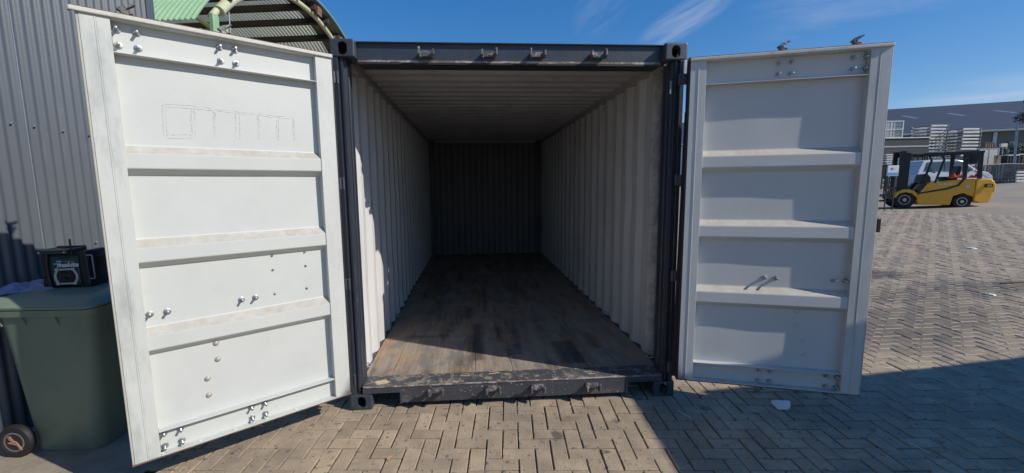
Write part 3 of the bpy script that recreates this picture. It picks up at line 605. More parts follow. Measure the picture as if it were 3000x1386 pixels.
# green side wall under the eaves
b = MB(); pts = []; pitch = .25; a = 0.0
pts = [(.0, .0)]
while a < 11.5: pts += [(a+.02, 0), (a+.05, -.05), (a+.13, -.05), (a+.16, 0), (a+.25, 0)]; a += .25
b.sheet(pts, 0, HH-.05, lambda p, q, z: ah*p+ch*(q+.62)+Vector((0, 0, z)))
b.build('wall', m_green, G0, recalc=False)
b = MB(); b.box(0, .10, -.1, .12, 0, HH+.05, lambda v: ah*v.x*1-ah*.10+ch*v.y+Vector((0, 0, v.z))); b.build('corner_post', m_green, G0, bevel=.006)
b = MB(); b.box(.1, 12, WW-.1, WW+.05, 0, HH, lambda v: ah*v.x+ch*v.y+Vector((0, 0, v.z))); b.build('wall', m_green, G0)
b = MB(); b.box(11.9, 12, 0, WW, 0, HH, lambda v: ah*v.x+ch*v.y+Vector((0, 0, v.z))); b.build('wall', m_green, G0)

# ------------------------------------------------------------------ wheelie bin
m_bin = mat('green_plastic', (.18, .235, .18), .45, var=.1, vscale=6, bump=.12, bscale=300, dirt=(.06, .085, .065), dscale=3, damt=.4)
B0 = thing('wheelie_bin', 'dark green two-wheeled rubbish bin with a jobsite radio on its closed lid', 'wheelie bin', (-2.85, -.10, 0), R(-3))
def rrect(hx, hy, r, n=5):
    p = []
    for k, (sx, sy_) in enumerate(((1, 1), (-1, 1), (-1, -1), (1, -1))):
        for q in range(n):
            t = math.pi/2*(k+q/(n-1)); p.append((sx*(hx-r)+r*math.cos(t), sy_*(hy-r)+r*math.sin(t)))
    return p
def loft(b, levels, cap=True):
    n = len(levels[0][0]); base_ = len(b.v); vs = []
    for poly, z, ox, oy in levels: vs += [(x+ox, y+oy, z) for x, y in poly]
    fs = [(i*n+k, i*n+(k+1) % n, (i+1)*n+(k+1) % n, (i+1)*n+k) for i in range(len(levels)-1) for k in range(n)]
    if cap: fs += [tuple(range(n-1, -1, -1)), tuple((len(levels)-1)*n+k for k in range(n))]
    b.add(vs, fs)
b = MB()
loft(b, [(rrect(.20, .215, .07), .0, .0, 0), (rrect(.205, .22, .07), .015, .0, 0), (rrect(.275, .262, .06), .86, 0.015, 0), (rrect(.285, .27, .06), .885, .015, 0), (rrect(.305, .29, .06), .887, .015, 0), (rrect(.312, .296, .06), .925, .015, 0), (rrect(.30, .285, .06), .93, .015, 0)])
b.build('body', m_bin, B0, smooth=50)
for x in (-.235, -.09, .10):
    b = MB(); b.prism([(-.285, .885), (-.262, .885), (-.255, .825), (-.262, .822)], x-.006, x+.006, lambda p, q, a: Vector((a, p, q))); b.build('rib', m_bin, B0)
b = MB(); loft(b, [(rrect(.315, .30, .06), .931, .015, 0), (rrect(.318, .303, .06), .945, .015, 0), (rrect(.30, .285, .05), .962, .012, 0), (rrect(.285, .27, .05), .972, .01, 0), (rrect(.27, .25, .05), .990, .0, 0), (rrect(.20, .18, .05), 1.0, -.01, 0)]); b.build('lid', m_bin, B0, smooth=35)
b = MB(); b.tube([(-.30, -.22, .93), (-.36, -.22, .955), (-.36, .22, .955), (-.30, .22, .93)], .014, 8); b.build('handle', m_bin, B0, smooth=True)
m_wemb = mat('orange_cream_emblem', (.36, .20, .13), .6, var=.15, vscale=30); m_hub = mat('grey_hub', (.15, .14, .14), .6, var=.1, vscale=20)
for yy in (-.262, .262):
    sg = -1 if yy < 0 else 1
    Tw = lambda v, yy=yy, sg=sg: Vector((-.245+v.x, yy+sg*v.z, .102+v.y))
    b = MB(); b.lathe([(.06, -.02), (.092, -.022), (.101, -.012), (.102, .004), (.096, .02), (.075, .024), (.068, .02)], 32, Tw); wh = b.build('wheel', m_black, B0, smooth=40)
    b = MB(); b.lathe([(.067, .005), (.067, .018), (.060, .0215), (.040, .018), (.02, .018)], 28, Tw); b.build('rim', m_hub, wh, smooth=35)
    b = MB()
    for q in ([(-.035, .04), (-.02, .045), (.0, .015), (.02, .005), (.045, -.035), (.05, -.055), (.038, -.05), (.02, -.02), (-.01, -.012), (-.04, -.005), (-.03, .003), (-.008, .006), (-.025, .02)],):
        b.prism([(x_*.9, y_*.9) for x_, y_ in q], .019, .0245, lambda p, q2, a: Tw(Vector((p, q2, a))))
    b.build('emblem', m_wemb, wh)
b = MB(); b.tube([(-.245, -.26, .102), (-.245, .26, .102)], .01, 8); b.build('axle', m_galv, B0, smooth=True)

# ------------------------------------------------------------------ jobsite radio
m_teal = mat('dark_teal_plastic', (.012, .055, .062), .42, var=.1, vscale=12, bump=.05, bscale=200); m_blk = mat('black_plastic', (.012, .014, .017), .42, var=.15, vscale=14, bump=.05, bscale=200)
m_let = mat('white_print', (.72, .74, .74), .5, var=.03); m_silv = mat('silver_plastic', (.55, .54, .48), .35, .1, var=.08, vscale=20); m_org = mat('red_plastic', (.45, .06, .03), .5)
RA = math.atan2(.024, .284)
R0 = thing('jobsite_radio', 'dark teal and black jobsite radio with an octagonal speaker frame standing on the green bin', 'radio', (-2.905, -.045, 1.0), RA+R(1))
RADW, RADD, RADH = .125, .075, .255
b = MB(); loft(b, [(rrect(.110, .075, .02), .012, 0, 0), (rrect(.112, .078, .02), .03, 0, 0), (rrect(.112, .078, .02), .20, 0, 0), (rrect(.105, .07, .02), .225, 0, 0)]); b.build('body', m_blk, R0, smooth=40)
b = MB(); b.box(-.078, .075, -.088, -.07, .018, .205); b.build('front_panel', m_teal, R0, bevel=.006)
for sx in (-1, 1):
    b = MB(); loft(b, [(rrect(.024, .092, .012), .0, sx*.108, 0), (rrect(.026, .094, .012), .012, sx*.108, 0), (rrect(.020, .09, .012), .060, sx*.112, 0), (rrect(.014, .086, .01), .10, sx*.112, 0), (rrect(.018, .09, .012), .17, sx*.112, 0), (rrect(.020, .09, .012), .205, sx*.110, 0), (rrect(.015, .08, .01), .235, sx*.105, 0)]); b.build('bumper', m_blk, R0, smooth=40)
b = MB(); b.box(-.135, .035, -.108, -.055, .222, .247); b.box(-.128, -.112, -.10, .05, .225, .250); b.box(-.125, .03, .03, .055, .232, .257); b.box(.02, .036, -.10, .05, .225, .25); b.build('handle', m_teal, R0, bevel=.004)
b = MB(); b.box(-.108, -.062, -.05, .025, .232, .246); b.box(-.055, .015, -.05, .025, .232, .243); b.build('top_buttons', m_org, R0, bevel=.003)
for x_ in (-.118, .018):
    b = MB(); b.lathe([(.006, 0), (.005, .003)], 10, lambda v: Vector((x_+v.x, -.108-v.z, .233+v.y))); b.build('screw_head', m_silv, R0)
oc = [(-.052, -.052), (.052, -.052), (.068, -.02), (.068, .012), (.05, .05), (-.05, .05), (-.068, .012), (-.068, -.02)]
SC = (.0, .075)
b = MB(); n_ = 8
vs = []; 
for (k_, yv) in ((1, -.094), (1, -.087), (.80, -.087), (.80, -.094)):
    vs += [(SC[0]+x_*k_*.97, yv, SC[1]+z_*k_*1.0) for x_, z_ in oc]
fs = []
for a_ in range(4):
    c_ = (a_+1) % 4
    fs += [(a_*8+i, a_*8+(i+1) % 8, c_*8+(i+1) % 8, c_*8+i) for i in range(8)]
b.add(vs, fs)
sp = b.build('speaker_frame', m_silv, R0, bevel=.0015)
for i in (0, 1, 4, 5):
    b = MB(); x_, z_ = oc[i]; b.lathe([(.010, 0), (.010, .004), (.006, .006)], 12, lambda v: Vector((SC[0]+x_*.9+v.x, -.093-v.z, SC[1]+z_*.9+v.y))); b.build('frame_screw', m_silv, sp, smooth=True)
b = MB(); b.lathe([(.05, 0), (.047, .003), (.022, .0), (.016, .004), (.006, .006)], 28, lambda v: Vector((SC[0]+v.x, -.088-v.z, SC[1]+v.y*.86))); b.build('speaker_grille', m_blk, R0, smooth=30)
b = MB(); b.box(-.03, .03, -.0905, -.088, .19, .2); b.build('dial_window', m_blk, R0)
def text(body, size, x, y, z, parent, mt, rot=(math.pi/2, 0, 0), shear=0, sx=1, bold=0, name='lettering', ext=.0006):
    cu = bpy.data.curves.new(name, 'FONT'); cu.body = body; cu.size = size; cu.extrude = ext; cu.shear = shear; cu.align_x = 'CENTER'; cu.offset = bold
    t_ = bpy.data.objects.new(name, cu); COL.objects.link(t_)
    dg = bpy.context.evaluated_depsgraph_get(); me = bpy.data.meshes.new_from_object(t_.evaluated_get(dg)); bpy.data.objects.remove(t_)
    me.materials.clear(); me.materials.append(mt)
    o = bpy.data.objects.new(name, me); COL.objects.link(o); o.parent = parent; o.location = (x, y, z); o.rotation_euler = rot; o.scale = (sx, 1, 1); return o
text('makita', .040, .012, -.0886, .136, R0, m_let, shear=.35, bold=.0012, sx=1.12)
b = MB(); b.box(-.062, -.022, -.0894, -.0885, .155, .159); b.build('lettering', m_let, R0)
text('DAB+', .012, -.03, -.0886, .168, R0, m_let, bold=.0003)
b = MB(); b.box(-.006, .055, -.0892, -.0885, .1705, .1725); b.build('print_line', m_silv, R0)
b = MB(); b.box(.045, .055, -.10, -.095, .205, .315); b.build('antenna', m_blk, R0, bevel=.002)
b = MB(); b.tube([(.122, -.085, .205), (.155, -.092, .207), (.160, -.095, .20), (.162, -.095, .065), (.157, -.092, .055), (.130, -.085, .053)], .0045, 8); b.build('guard_bar', m_galv, R0, smooth=True)
b = MB(); b.tube([(.122, .075, .225), (.155, .08, .226), (.160, .083, .22), (.162, .083, .075), (.157, .08, .065), (.130, .075, .063)], .0045, 8); b.build('guard_bar', m_galv, R0, smooth=True)

# crumpled plastic and paper on the bin lid
m_pap = mat('bluish_plastic_film', (.20, .23, .38), .3, var=.25, vscale=20, bump=.4, bscale=40)
def crumple(name, w_, d_, h_, mt, label, cat, loc, rz=0, seed=1, n=34):
    b = MB(); vs = []
    for i in range(n):
        for j in range(n):
            u, v = i/(n-1)-.5, j/(n-1)-.5; q = Vector((u*3.1+seed, v*3.1, seed*.37))
            fold = abs(noise.noise(q*1.3))*1.6+.5*abs(noise.noise(q*3.1))+.22*abs(noise.noise(q*7))
            edge = max(0.0, 1-(max(abs(u), abs(v))*2)**3)
            wob = 1+.16*noise.noise(Vector((u*4, v*4, seed)))
            vs.append((u*w_*wob, v*d_*wob, .003+h_*edge*(.25+fold)*.8))
    b.add(vs, [(i*n+j, (i+1)*n+j, (i+1)*n+j+1, i*n+j+1) for i in range(n-1) for j in range(n-1)])
    o = b.build(name, mt, None, recalc=False, solid=.001, smooth=55); o.location = loc; o.rotation_euler = (0, 0, rz); return tag(o, label, cat)
crumple('plastic_wrapping', .28, .24, .05, m_pap, 'crumpled bluish plastic wrapping lying left of the radio on the bin lid', 'plastic wrapping', (-3.13, -.10, .992), .4, 5)

# ------------------------------------------------------------------ litter on the paving
m_cup = mat('dirty_white_foam', (.85, .85, .82), .7, var=.06, vscale=30, dirt=(.5, .47, .42), dscale=25, damt=.4)
b = MB(); vs = []; n_ = 18
for i, (rr_, zz_) in enumerate(((.030, 0), (.036, .02), (.042, .045), (.046, .07), (.0485, .072), (.044, .068), (.038, .04), (.028, .004))):
    for k in range(n_):
        t = 2*math.pi*k/n_; q = rr_*(1+.18*math.sin(2*t+.4)+.07*math.sin(5*t+i)); vs.append((q*math.cos(t)*1.15, q*math.sin(t)*.42+.0, zz_+.004*math.sin(3*t)))
fs = [(i*n_+k, i*n_+(k+1) % n_, (i+1)*n_+(k+1) % n_, (i+1)*n_+k) for i in range(7) for k in range(n_)]+[tuple(range(n_-1, -1, -1)), tuple(7*n_+k for k in range(n_))]
b.add([(x, z-.035, y+.022) for x, y, z in vs], fs)
o = b.build('foam_cup', m_cup, None, smooth=35); o.location = (1.90, -.245, .002); o.rotation_euler = (R(8), R(-4), R(-28)); tag(o, 'crushed dirty white foam cup lying on the shaded pavers in front of the right door', 'cup')
m_stick = mat('pale_plastic', (.55, .55, .52), .5, var=.1)
for (p0, p1), lab in ((((1.135, -.213), (1.181, -.319)), 'thin pale straw on the pavers close to the container corner'), (((2.371, -.708), (2.389, -.809)), 'thin pale straw on the shaded pavers near the bottom right')):
    b = MB(); b.tube([(p0[0], p0[1], zg(*p0)+.006), (p1[0], p1[1], zg(*p1)+.005)], .0028, 8); tag(b.build('straw', m_stick, None, smooth=True), lab, 'straw')
def leaf(px_, py_, c, sz, lab, rz=0):
    b = MB(); pl = [(-1, 0), (-.5, .35), (.1, .42), (.6, .25), (1, 0), (.55, -.28), (0, -.38), (-.6, -.25)]
    b.add([(x*sz, y*sz, .004+abs(y)*sz*.5+.15*sz*x*x) for x, y in pl]+[(-.5*sz, 0, .004), (.5*sz, 0, .004)], [(0, 1, 8), (1, 2, 9, 8), (2, 3, 9), (3, 4, 9), (4, 5, 9), (5, 6, 8, 9), (6, 7, 8), (7, 0, 8)])
    o = b.build('leaf', mat('leaf_'+str(len(bpy.data.materials)), c, .7, var=.2, vscale=60), None, recalc=False, solid=.0006); o.location = (px_, py_, zg(px_, py_)+.002); o.rotation_euler = (0, 0, rz); tag(o, lab, 'leaf'); return o
leaf(-.824, -.575, (.55, .26, .08), .022, 'small dry orange leaf on the sunlit pavers left of the middle', .9)
leaf(2.74, -.483, (.05, .22, .14), .02, 'small teal-green scrap of leaf on the shaded pavers at the right', .3)
leaf(2.29, .0-.02, (.10, .15, .06), .05, 'biggest green leaf lying under the lower edge of the right door', .2)
leaf(2.18, -.03, (.09, .13, .05), .04, 'dull green leaf just left of the biggest one under the right door', 1.2)
leaf(2.40, -.03, (.12, .14, .05), .036, 'curled green leaf just right of the biggest one under the right door', 2.2)
leaf(1.88, .0, (.20, .14, .06), .035, 'brown leaf beneath the middle of the right door', .6)
leaf(2.60, -.09, (.22, .13, .07), .033, 'brown leaf beneath the free end of the right door', 2.0)
leaf(3.9, .62, (.50, .32, .12), .03, 'yellow leaf on the sunlit pavers just beyond the shadow line', 2.0)
leaf(2.2, -.86, (.5, .5, .48), .012, 'tiny pale scrap on the shaded pavers at the bottom right', .4)
b = MB(); pts = [(7.1, 2.3), (7.5, 2.25), (7.75, 2.05), (7.8, 1.9)]
b.tube([(x, y, zg(x, y)+.01) for x, y in pts], .012, 6); tag(b.build('twig', m_pur, None, smooth=True), 'thin dark twig lying on the open sunlit paving', 'twig')

for x, y, sz, lab in ((6.9, 5.0, .05, 'small white paper scrap on the sunlit yard nearest the free edge of the right door'), (9.6, 4.6, .09, 'long white paper scrap lying on the sunlit yard below the forklift tail'), (6.0, 3.75, .06, 'pale paper scrap beside the oil-dark patch of paving'), (6.4, 1.9, .06, 'curled pale scrap on the sunlit pavers at the right edge')):
    crumple('paper_scrap', sz*1.8, sz, .02, m_cup, lab, 'paper scrap', (x, y, zg(x, y)+.002), rnd.uniform(0, 3), int(x*10), 10)
# ------------------------------------------------------------------ closed container beside the photographer (its shadow falls across the yard)
K0 = thing('closed_container', 'closed dark container standing right of the camera, throwing the straight-edged shadow on the yard', 'shipping container', (4.72, -1.575, 0), R(5))
def simple_container(root, L_, W_, H_):
    b = MB(); b.sheet(trap_path(.1, L_-.1, .278, .07, .068, .036), .12, H_-.1, lambda p, q, z: Vector((q, -.036+.0+p-.0, z)))
    b.sheet(trap_path(.1, L_-.1, .278, .07, .068, .036), .12, H_-.1, lambda p, q, z: Vector((q, -W_+.036-p, z)))
    b.sheet(trap_path(.1, W_-.1, .25, .08, .045, .03), .12, H_-.1, lambda p, q, z: Vector((.036-p, -q, z)))
    b.sheet(trap_path(.1, W_-.1, .25, .08, .045, .03), .12, H_-.1, lambda p, q, z: Vector((L_-.036+p, -q, z)))
    b.build('wall', m_anth, root, recalc=False)
    b = MB(); b.box(.03, L_-.03, -W_+.03, -.03, H_-.1, H_-.01); b.build('roof', m_anth, root)
    b = MB(); b.box(.03, L_-.03, -W_+.03, -.03, .1, .16); b.build('floor', m_anth, root)
    for x in (0, L_-.16):
        for y in (-.16, -W_):
            b = MB(); b.box(x, x+.16, y, y+.16, 0, H_); b.build('corner_post', m_anth, root, bevel=.006)
    b = MB()
    for y in (-.1, -W_): b.box(.16, L_-.16, y, y+.1, H_-.1, H_-.002); b.box(.16, L_-.16, y, y+.1, .03, .15)
    for x in (0, L_-.1): b.box(x, x+.1, -W_+.16, -.16, H_-.1, H_-.002); b.box(x, x+.1, -W_+.16, -.16, .03, .15)
    b.build('rail', m_anth, root)
simple_container(K0, 6.06, 2.44, 2.59)
L0 = thing('shadow_box', 'tall dark box added out of view beside the closed container to shape the yard shadow', 'shadow caster', (4.150, -1.655, 0), R(-3.6))  # unseen box, added to give the yard shadow its left edge
b = MB(); b.box(0, .50, -1.65, 0, .06, 2.56); b.build('body', m_anth, L0, bevel=.008)
b = MB(); b.box(-.004, .52, -1.67, .008, 2.561, 2.595); b.build('top', m_anth, L0)
b = MB(); b.box(.02, .48, -1.6, -.05, 0, .059); b.build('plinth', m_black, L0)
for k in (0, 1):  # doors and handles only dress the added box
    b = MB(); b.box(-.018, -.001, -.81-.81*k, -.02-.81*k, .10, 2.52); dd = b.build('door', m_anth, L0, bevel=.004)
    b = MB(); b.box(-.04, -.0185, -.74-.2*k, -.71-.2*k, 1.1, 1.3); b.build('handle', m_galv, dd, bevel=.004)


# ------------------------------------------------------------------ the yard beyond: forklift
m_yel = mat('forklift_yellow', (.78, .39, .025), .38, var=.08, vscale=4, dirt=(.30, .17, .05), dscale=4, damt=.5, dlo=.5, dhi=.8, bump=.03)
m_fblk = mat('forklift_black', (.016, .016, .018), .5, var=.2, vscale=6); m_tyre = mat('tyre_rubber', (.022, .021, .02), .85, var=.2, vscale=10)
m_tail = mat('lamp_glass', (.55, .40, .12), .2, var=.3, vscale=30)
m_cloth = mat('orange_cloth', (.80, .10, .035), .85, var=.15, vscale=14)
def ground_at(px, py, D):
    p = at(px, py, D); p.z = zg(p.x, p.y); return p
pf = ground_at(2632, 607, 16.6)
F0 = thing('forklift', 'yellow counterbalance forklift with black mast parked on the sunlit yard', 'forklift', pf, R(-30)); F0.scale = (.95, .95, .98)
FW = .56
def side(poly, y0, y1): return lambda b: b.prism(poly, y0, y1, lambda p, q, a: Vector((p, a, q)))
b = MB(); b.prism([(.42, .14), (.36, .30), (.38, .62), (.62, .98), (.95, 1.0), (1.25, 1.08), (2.0, 1.12), (2.0, .62), (1.98, .45), (1.70, .60), (1.42, .48), (1.36, .14)], -FW, FW, lambda p, q, a: Vector((p, a, q))); b.build('body', m_yel, F0, bevel=.03)
b = MB(); b.prism([(-.36, .42), (-.28, .62), (-.1, .74), (.12, .74), (.3, .64), (.40, .44), (.34, .44), (.2, .58), (.0, .64), (-.2, .58), (-.3, .42)], -FW-.02, FW+.02, lambda p, q, a: Vector((p, a, q))); b.build('front_fender', m_yel, F0, bevel=.01)
cwp = [(2.0, .30), (2.02, 1.10), (2.30, 1.13), (2.46, 1.11), (2.56, 1.04), (2.62, .90), (2.62, .66), (2.57, .60), (2.55, .40), (2.48, .24), (2.2, .22)]
b = MB(); b.prism(cwp, -FW, FW, lambda p, q, a: Vector((p, a*(1 if p < 2.2 else (.93 if p < 2.45 else .80)), q))); cw = b.build('counterweight', m_yel, F0, bevel=.04, seg=3)
for s in (-1, 1):
    b = MB(); b.box(2.28, 2.50, *sorted((s*.50, s*.535)), .80, .93); b.build('lamp_recess', m_fblk, cw, bevel=.01)
    b = MB(); b.box(2.34, 2.46, *sorted((s*.52, s*.542)), .825, .90); b.build('tail_lamp', m_tail, cw, bevel=.005)
    b = MB(); b.prism([(.36, .50), (.42, .56), (1.2, .72), (1.55, .86), (1.72, 1.14), (1.64, 1.14), (1.48, .90), (1.16, .78), (.42, .62)], *sorted((s*(FW-.01), s*(FW+.012))), lambda p, q, a: Vector((p, a, q))); b.build('side_stripe', m_fblk, F0)
    b = MB()
    for (x0, x1, z0, z1) in ((.95, 1.06, .90, .96), (1.09, 1.2, .905, .965), (1.23, 1.36, .91, .97), (1.75, 1.86, .80, .88)): b.box(x0, x1, *sorted((s*(FW+.001), s*(FW+.004))), z0, z1)
    b.build('decal', m_silv, F0)
    b = MB(); b.prism([(.40, .58), (.64, .98), (.52, .98), (.34, .72)], *sorted((s*.30, s*(FW+.006))), lambda p, q, a: Vector((p, a, q))); b.build('step_panel', m_fblk, F0)
for nm, (x, r_, wd) in dict(front=(0, .33, .22), rear=(1.70, .27, .2)).items():
    for s in (-1, 1):
        yy = s*(FW-.02)
        Tw = lambda v, x=x, yy=yy, s=s: Vector((x+v.x, yy-s*wd/2+s*v.z, r_+v.y))
        b = MB(); b.lathe([(r_*.55, -wd/2), (r_*.92, -wd/2), (r_, -wd*.36), (r_, wd*.36), (r_*.92, wd/2), (r_*.62, wd/2), (r_*.58, wd*.4)], 28, Tw); wh = b.build('wheel', m_tyre, F0, smooth=35)
        b = MB(); b.lathe([(r_*.57, wd*.2), (r_*.57, wd*.42), (r_*.50, wd*.42), (r_*.40, wd*.25), (r_*.22, wd*.28), (r_*.20, wd*.48), (r_*.08, wd*.5)], 20, Tw); b.build('rim', mat('wheel_rim', (.45, .43, .38), .6, var=.2, vscale=10) if nm == 'front' and s < 0 else m_silv, wh, smooth=30)
for s in (-1, 1):
    b = MB(); yy = s*.52
    b.tube([(.86, yy, .98), (1.06, yy*.98, 1.86), (.98, yy*.96, 2.05)], .038, 8); b.build('guard_leg', m_fblk, F0)
    b = MB(); b.prism([(1.62, 2.06), (1.64, 1.12), (1.74, 1.12), (1.76, 2.06)], *sorted((yy-.02, yy+.025)), lambda p, q, a: Vector((p, a, q))); b.build('guard_leg', m_fblk, F0, bevel=.01)
    b = MB(); b.prism([(2.0, 2.10), (2.04, 1.12), (2.17, 1.12), (2.14, 2.10)], *sorted((yy-.03, yy+.03)), lambda p, q, a: Vector((p, a, q))); b.build('guard_leg', m_fblk, F0, bevel=.01)
    b = MB(); b.prism([(.40, 2.06), (.50, 2.13), (2.16, 2.15), (2.16, 2.07), (1.76, 2.06), (.50, 2.05)], *sorted((yy-.03, yy+.03)), lambda p, q, a: Vector((p, a, q))); b.build('guard_rail', m_fblk, F0, bevel=.008)
b = MB()
for k in range(9): x = .52+.2*k; b.box(x, x+.035, -.5, .5, 2.09, 2.13)
b.build('guard_grille', m_fblk, F0)
b = MB()
for s in (-1, 1):
    b.box(-.22, -.04, *sorted((s*.28, s*.40)), .12, 2.24); b.box(-.04, .12, *sorted((s*.20, s*.32)), .15, 2.17)
    b.tube([(.10, s*.2, .25), (.10, s*.2, 1.7)], .04, 8)
for z in (.3, .7, 1.1, 1.6, 2.12): b.box(-.10, -.045, -.3, .3, z, z+.09)
mast = b.build('mast', m_fblk, F0)
for s in (-1, 1):
    b = MB(); b.tube([(-.02, s*.1, .4), (-.02, s*.1, 2.1)], .016, 6); b.tube([(-.14, s*.06, .4), (-.14, s*.06, 2.0)], .02, 6); b.tube([(.02, s*.16, .5), (.14, s*.16, 1.2), (.06, s*.14, 2.05)], .018, 6); b.build('hose', m_galv, mast)
b = MB(); b.box(-.40, -.32, -.55, .55, .35, .45); b.box(-.40, -.32, -.55, .55, .75, .84)
for k in range(7): b.box(-.39, -.36, -.52+.17*k, -.50+.17*k, .45, 1.56)
b.box(-.40, -.35, -.55, .55, 1.55, 1.60); b.build('load_backrest', m_fblk, F0)
for s in (-1, 1):
    b = MB(); b.prism([(-.40, .5), (-.40, .30), (-1.5, .285), (-1.55, .265), (-.36, .24), (-.34, .5)], *sorted((s*.25, s*.37)), lambda p, q, a: Vector((p, a, q))); b.build('fork', m_fblk, F0)
b = MB(); b.box(1.18, 1.62, -.24, .24, 1.08, 1.22); b.prism([(1.52, 1.18), (1.62, 1.62), (1.72, 1.62), (1.68, 1.18)], -.23, .23, lambda p, q, a: Vector((p, a, q))); b.build('seat', m_fblk, F0, bevel=.04)
b = MB(); b.prism([(.5, .98), (.56, 1.3), (.68, 1.34), (.78, 1.2), (.80, .98)], -.35, .35, lambda p, q, a: Vector((p, a, q))); b.tube([(.68, 0, 1.3), (.88, 0, 1.48)], .025, 8); b.build('dashboard', m_fblk, F0, bevel=.01)
b = MB(); n_ = 20; b.tube([Vector((.88, 0, 1.48))+.16*(math.cos(t)*Vector((.6, 0, -.55)).normalized()+math.sin(t)*Vector((0, 1, 0))) for t in [2*math.pi*k/n_ for k in range(n_+1)]], .015, 6); b.build('steering_wheel', m_fblk, F0)
pcl = Matrix.Rotation(R(-30), 4, 'Z') @ Vector((1.78, -.38, 1.13)) + pf
for k_, (dx, w_, lab) in enumerate(((-.35, .42, 'bright orange cloth bunched on the forklift hood beside the seat'), (.12, .26, 'smaller orange cloth bunched behind the middle pillar of the forklift'))):
    v = Matrix.Rotation(R(-30), 3, 'Z') @ Vector((dx, 0, 0)); crumple('cloth', w_, .28, .15, m_cloth, lab, 'cloth', pcl+v, R(-30), 11+k_)

# white van/car behind it
m_car = mat('white_car_paint', (.48, .50, .54), .25, var=.03, vscale=2); m_glass = mat('dark_car_glass', (.05, .085, .095), .08, var=.2, vscale=3, spec=.8)
pc = ground_at(2752, 560, 21.5)
V0 = thing('white_car', 'white car parked facing right behind the forklift', 'car', pc, R(-8)); V0.scale = (.78, .9, .93)
body_top = [(-2.3, .35), (-2.32, .95), (-2.2, 1.25), (-1.95, 1.68), (-1.5, 1.74), (.1, 1.74), (.5, 1.66), (1.25, 1.16), (1.9, 1.04), (2.15, .86), (2.22, .6), (2.2, .3)]
b = MB(); b.prism([(p, q) for p, q in body_top], -.86, .86, lambda p, q, a: Vector((p, a*(.86 if q > 1.5 else .97 if q > 1.1 else 1), q))); b.build('body', m_car, V0, bevel=.05, seg=3)
for s in (-1, 1):
    for poly in ([(-1.9, 1.15), (-1.72, 1.6), (-.75, 1.64), (-.75, 1.15)], [(-.68, 1.15), (-.68, 1.64), (.1, 1.64), (.42, 1.58), (.95, 1.15)]):
        b = MB(); b.prism(poly, *sorted((s*.74, s*.80)), lambda p, q, a, s=s: Vector((p, a+s*(.075 if q < 1.3 else 0.0)-s*.02, q))); b.build('window', m_glass, V0)
    for x in (-1.4, 1.35):
        Tw = lambda v, x=x, s=s: Vector((x+v.x, s*.76+s*v.z, .32+v.y)); b = MB(); b.lathe([(.2, -.08), (.31, -.08), (.325, 0), (.31, .11), (.22, .12)], 24, Tw); wh = b.build('wheel', m_tyre, V0, smooth=35)
        b = MB(); b.lathe([(.2, .05), (.2, .115), (.05, .125)], 16, Tw); b.build('rim', m_silv, wh, smooth=35)
    b = MB(); b.box(.75, .9, *sorted((s*.84, s*1.0)), 1.1, 1.24); b.build('mirror', m_car, V0, bevel=.03)
b = MB(); b.prism([(.50, 1.672), (1.27, 1.172), (1.25, 1.15), (.48, 1.65)], -.70, .70, lambda p, q, a: Vector((p, a, q+.006))); b.build('windscreen', m_glass, V0)
b = MB(); b.box(2.1, 2.215, -.8, -.5, .68, .84); b.build('headlight', m_silv, V0, bevel=.02)
b = MB(); b.box(2.1, 2.215, .5, .8, .68, .84); b.build('headlight', m_silv, V0, bevel=.02)

m_dgalv = mat('dark_galvanised', (.17, .18, .20), .6, .25, var=.3, vscale=9)
# galvanised frames in stacks
def frame_proto():
    t = thing('galvanised_frame', '', 'metal frame')
    for y in (0, 1.35):
        b = MB(); b.box(.06, 1.30, y, y+.04, .02, .13); b.build('end_board', mat('galvanised_end_'+str(int(y)), (.46, .47, .47), .5, .2, var=.2, vscale=8), t, bevel=.01)
    b = MB()
    for x in (.0, 1.36):
        b.tube([(x, 0, .07), (x, 1.4, .07)], .03, 8); b.box(x-.04, x+.04, -.03, .03, .0, .15)
    for k in range(8): b.tube([(.0, .12+.16*k, .06), (1.36, .12+.16*k, .06)], .008, 5)
    b.build('side_tubes', m_dgalv, t, bevel=.008)  # side tubes darker than the end boards, their shade put in the colour
    return t
fp = frame_proto(); fused = [False]
def frame_stack(p, n, labs, group, step=.225, z0=0, jit=.02):
    for k in range(n):
        if not fused[0]: o = fp; fused[0] = True
        else: o = copy_tree(fp)
        o.location = (p.x+rnd.uniform(-jit, jit), p.y+rnd.uniform(-jit, jit), zg(p.x, p.y)+z0+k*step); o.rotation_euler = (0, 0, rnd.uniform(-.01, .01))
        tag(o, labs(k, n), 'metal frame', group)
ORD = 'second third fourth fifth sixth seventh eighth ninth tenth eleventh twelfth thirteenth fourteenth fifteenth sixteenth seventeenth'.split()
def lab_stack(where):
    def f(k, n):
        if k == n-1: return 'topmost galvanised frame of '+where
        if k == 0: return 'lowest galvanised frame of '+where
        return ORD[n-1-k-1]+' galvanised frame from the top of '+where
    return f
pa = at(2708, 535, 30); pb = at(2802, 535, 29); pcx = at(2668, 540, 34); pd = at(2972, 538, 23.5)
frame_stack(pa, 18, lab_stack('the tallest stack'), 'frames in the tallest stack')
frame_stack(pb, 16, lab_stack('the stack above the forklift seat'), 'frames in the stack above the forklift')
frame_stack(at(2757, 535, 31.5), 13, lab_stack('the dark stack between two bright ones'), 'frames in the dark stack')
frame_stack(pd, 4, lab_stack('the low pile at the right edge'), 'frames in the low pile', step=.17)

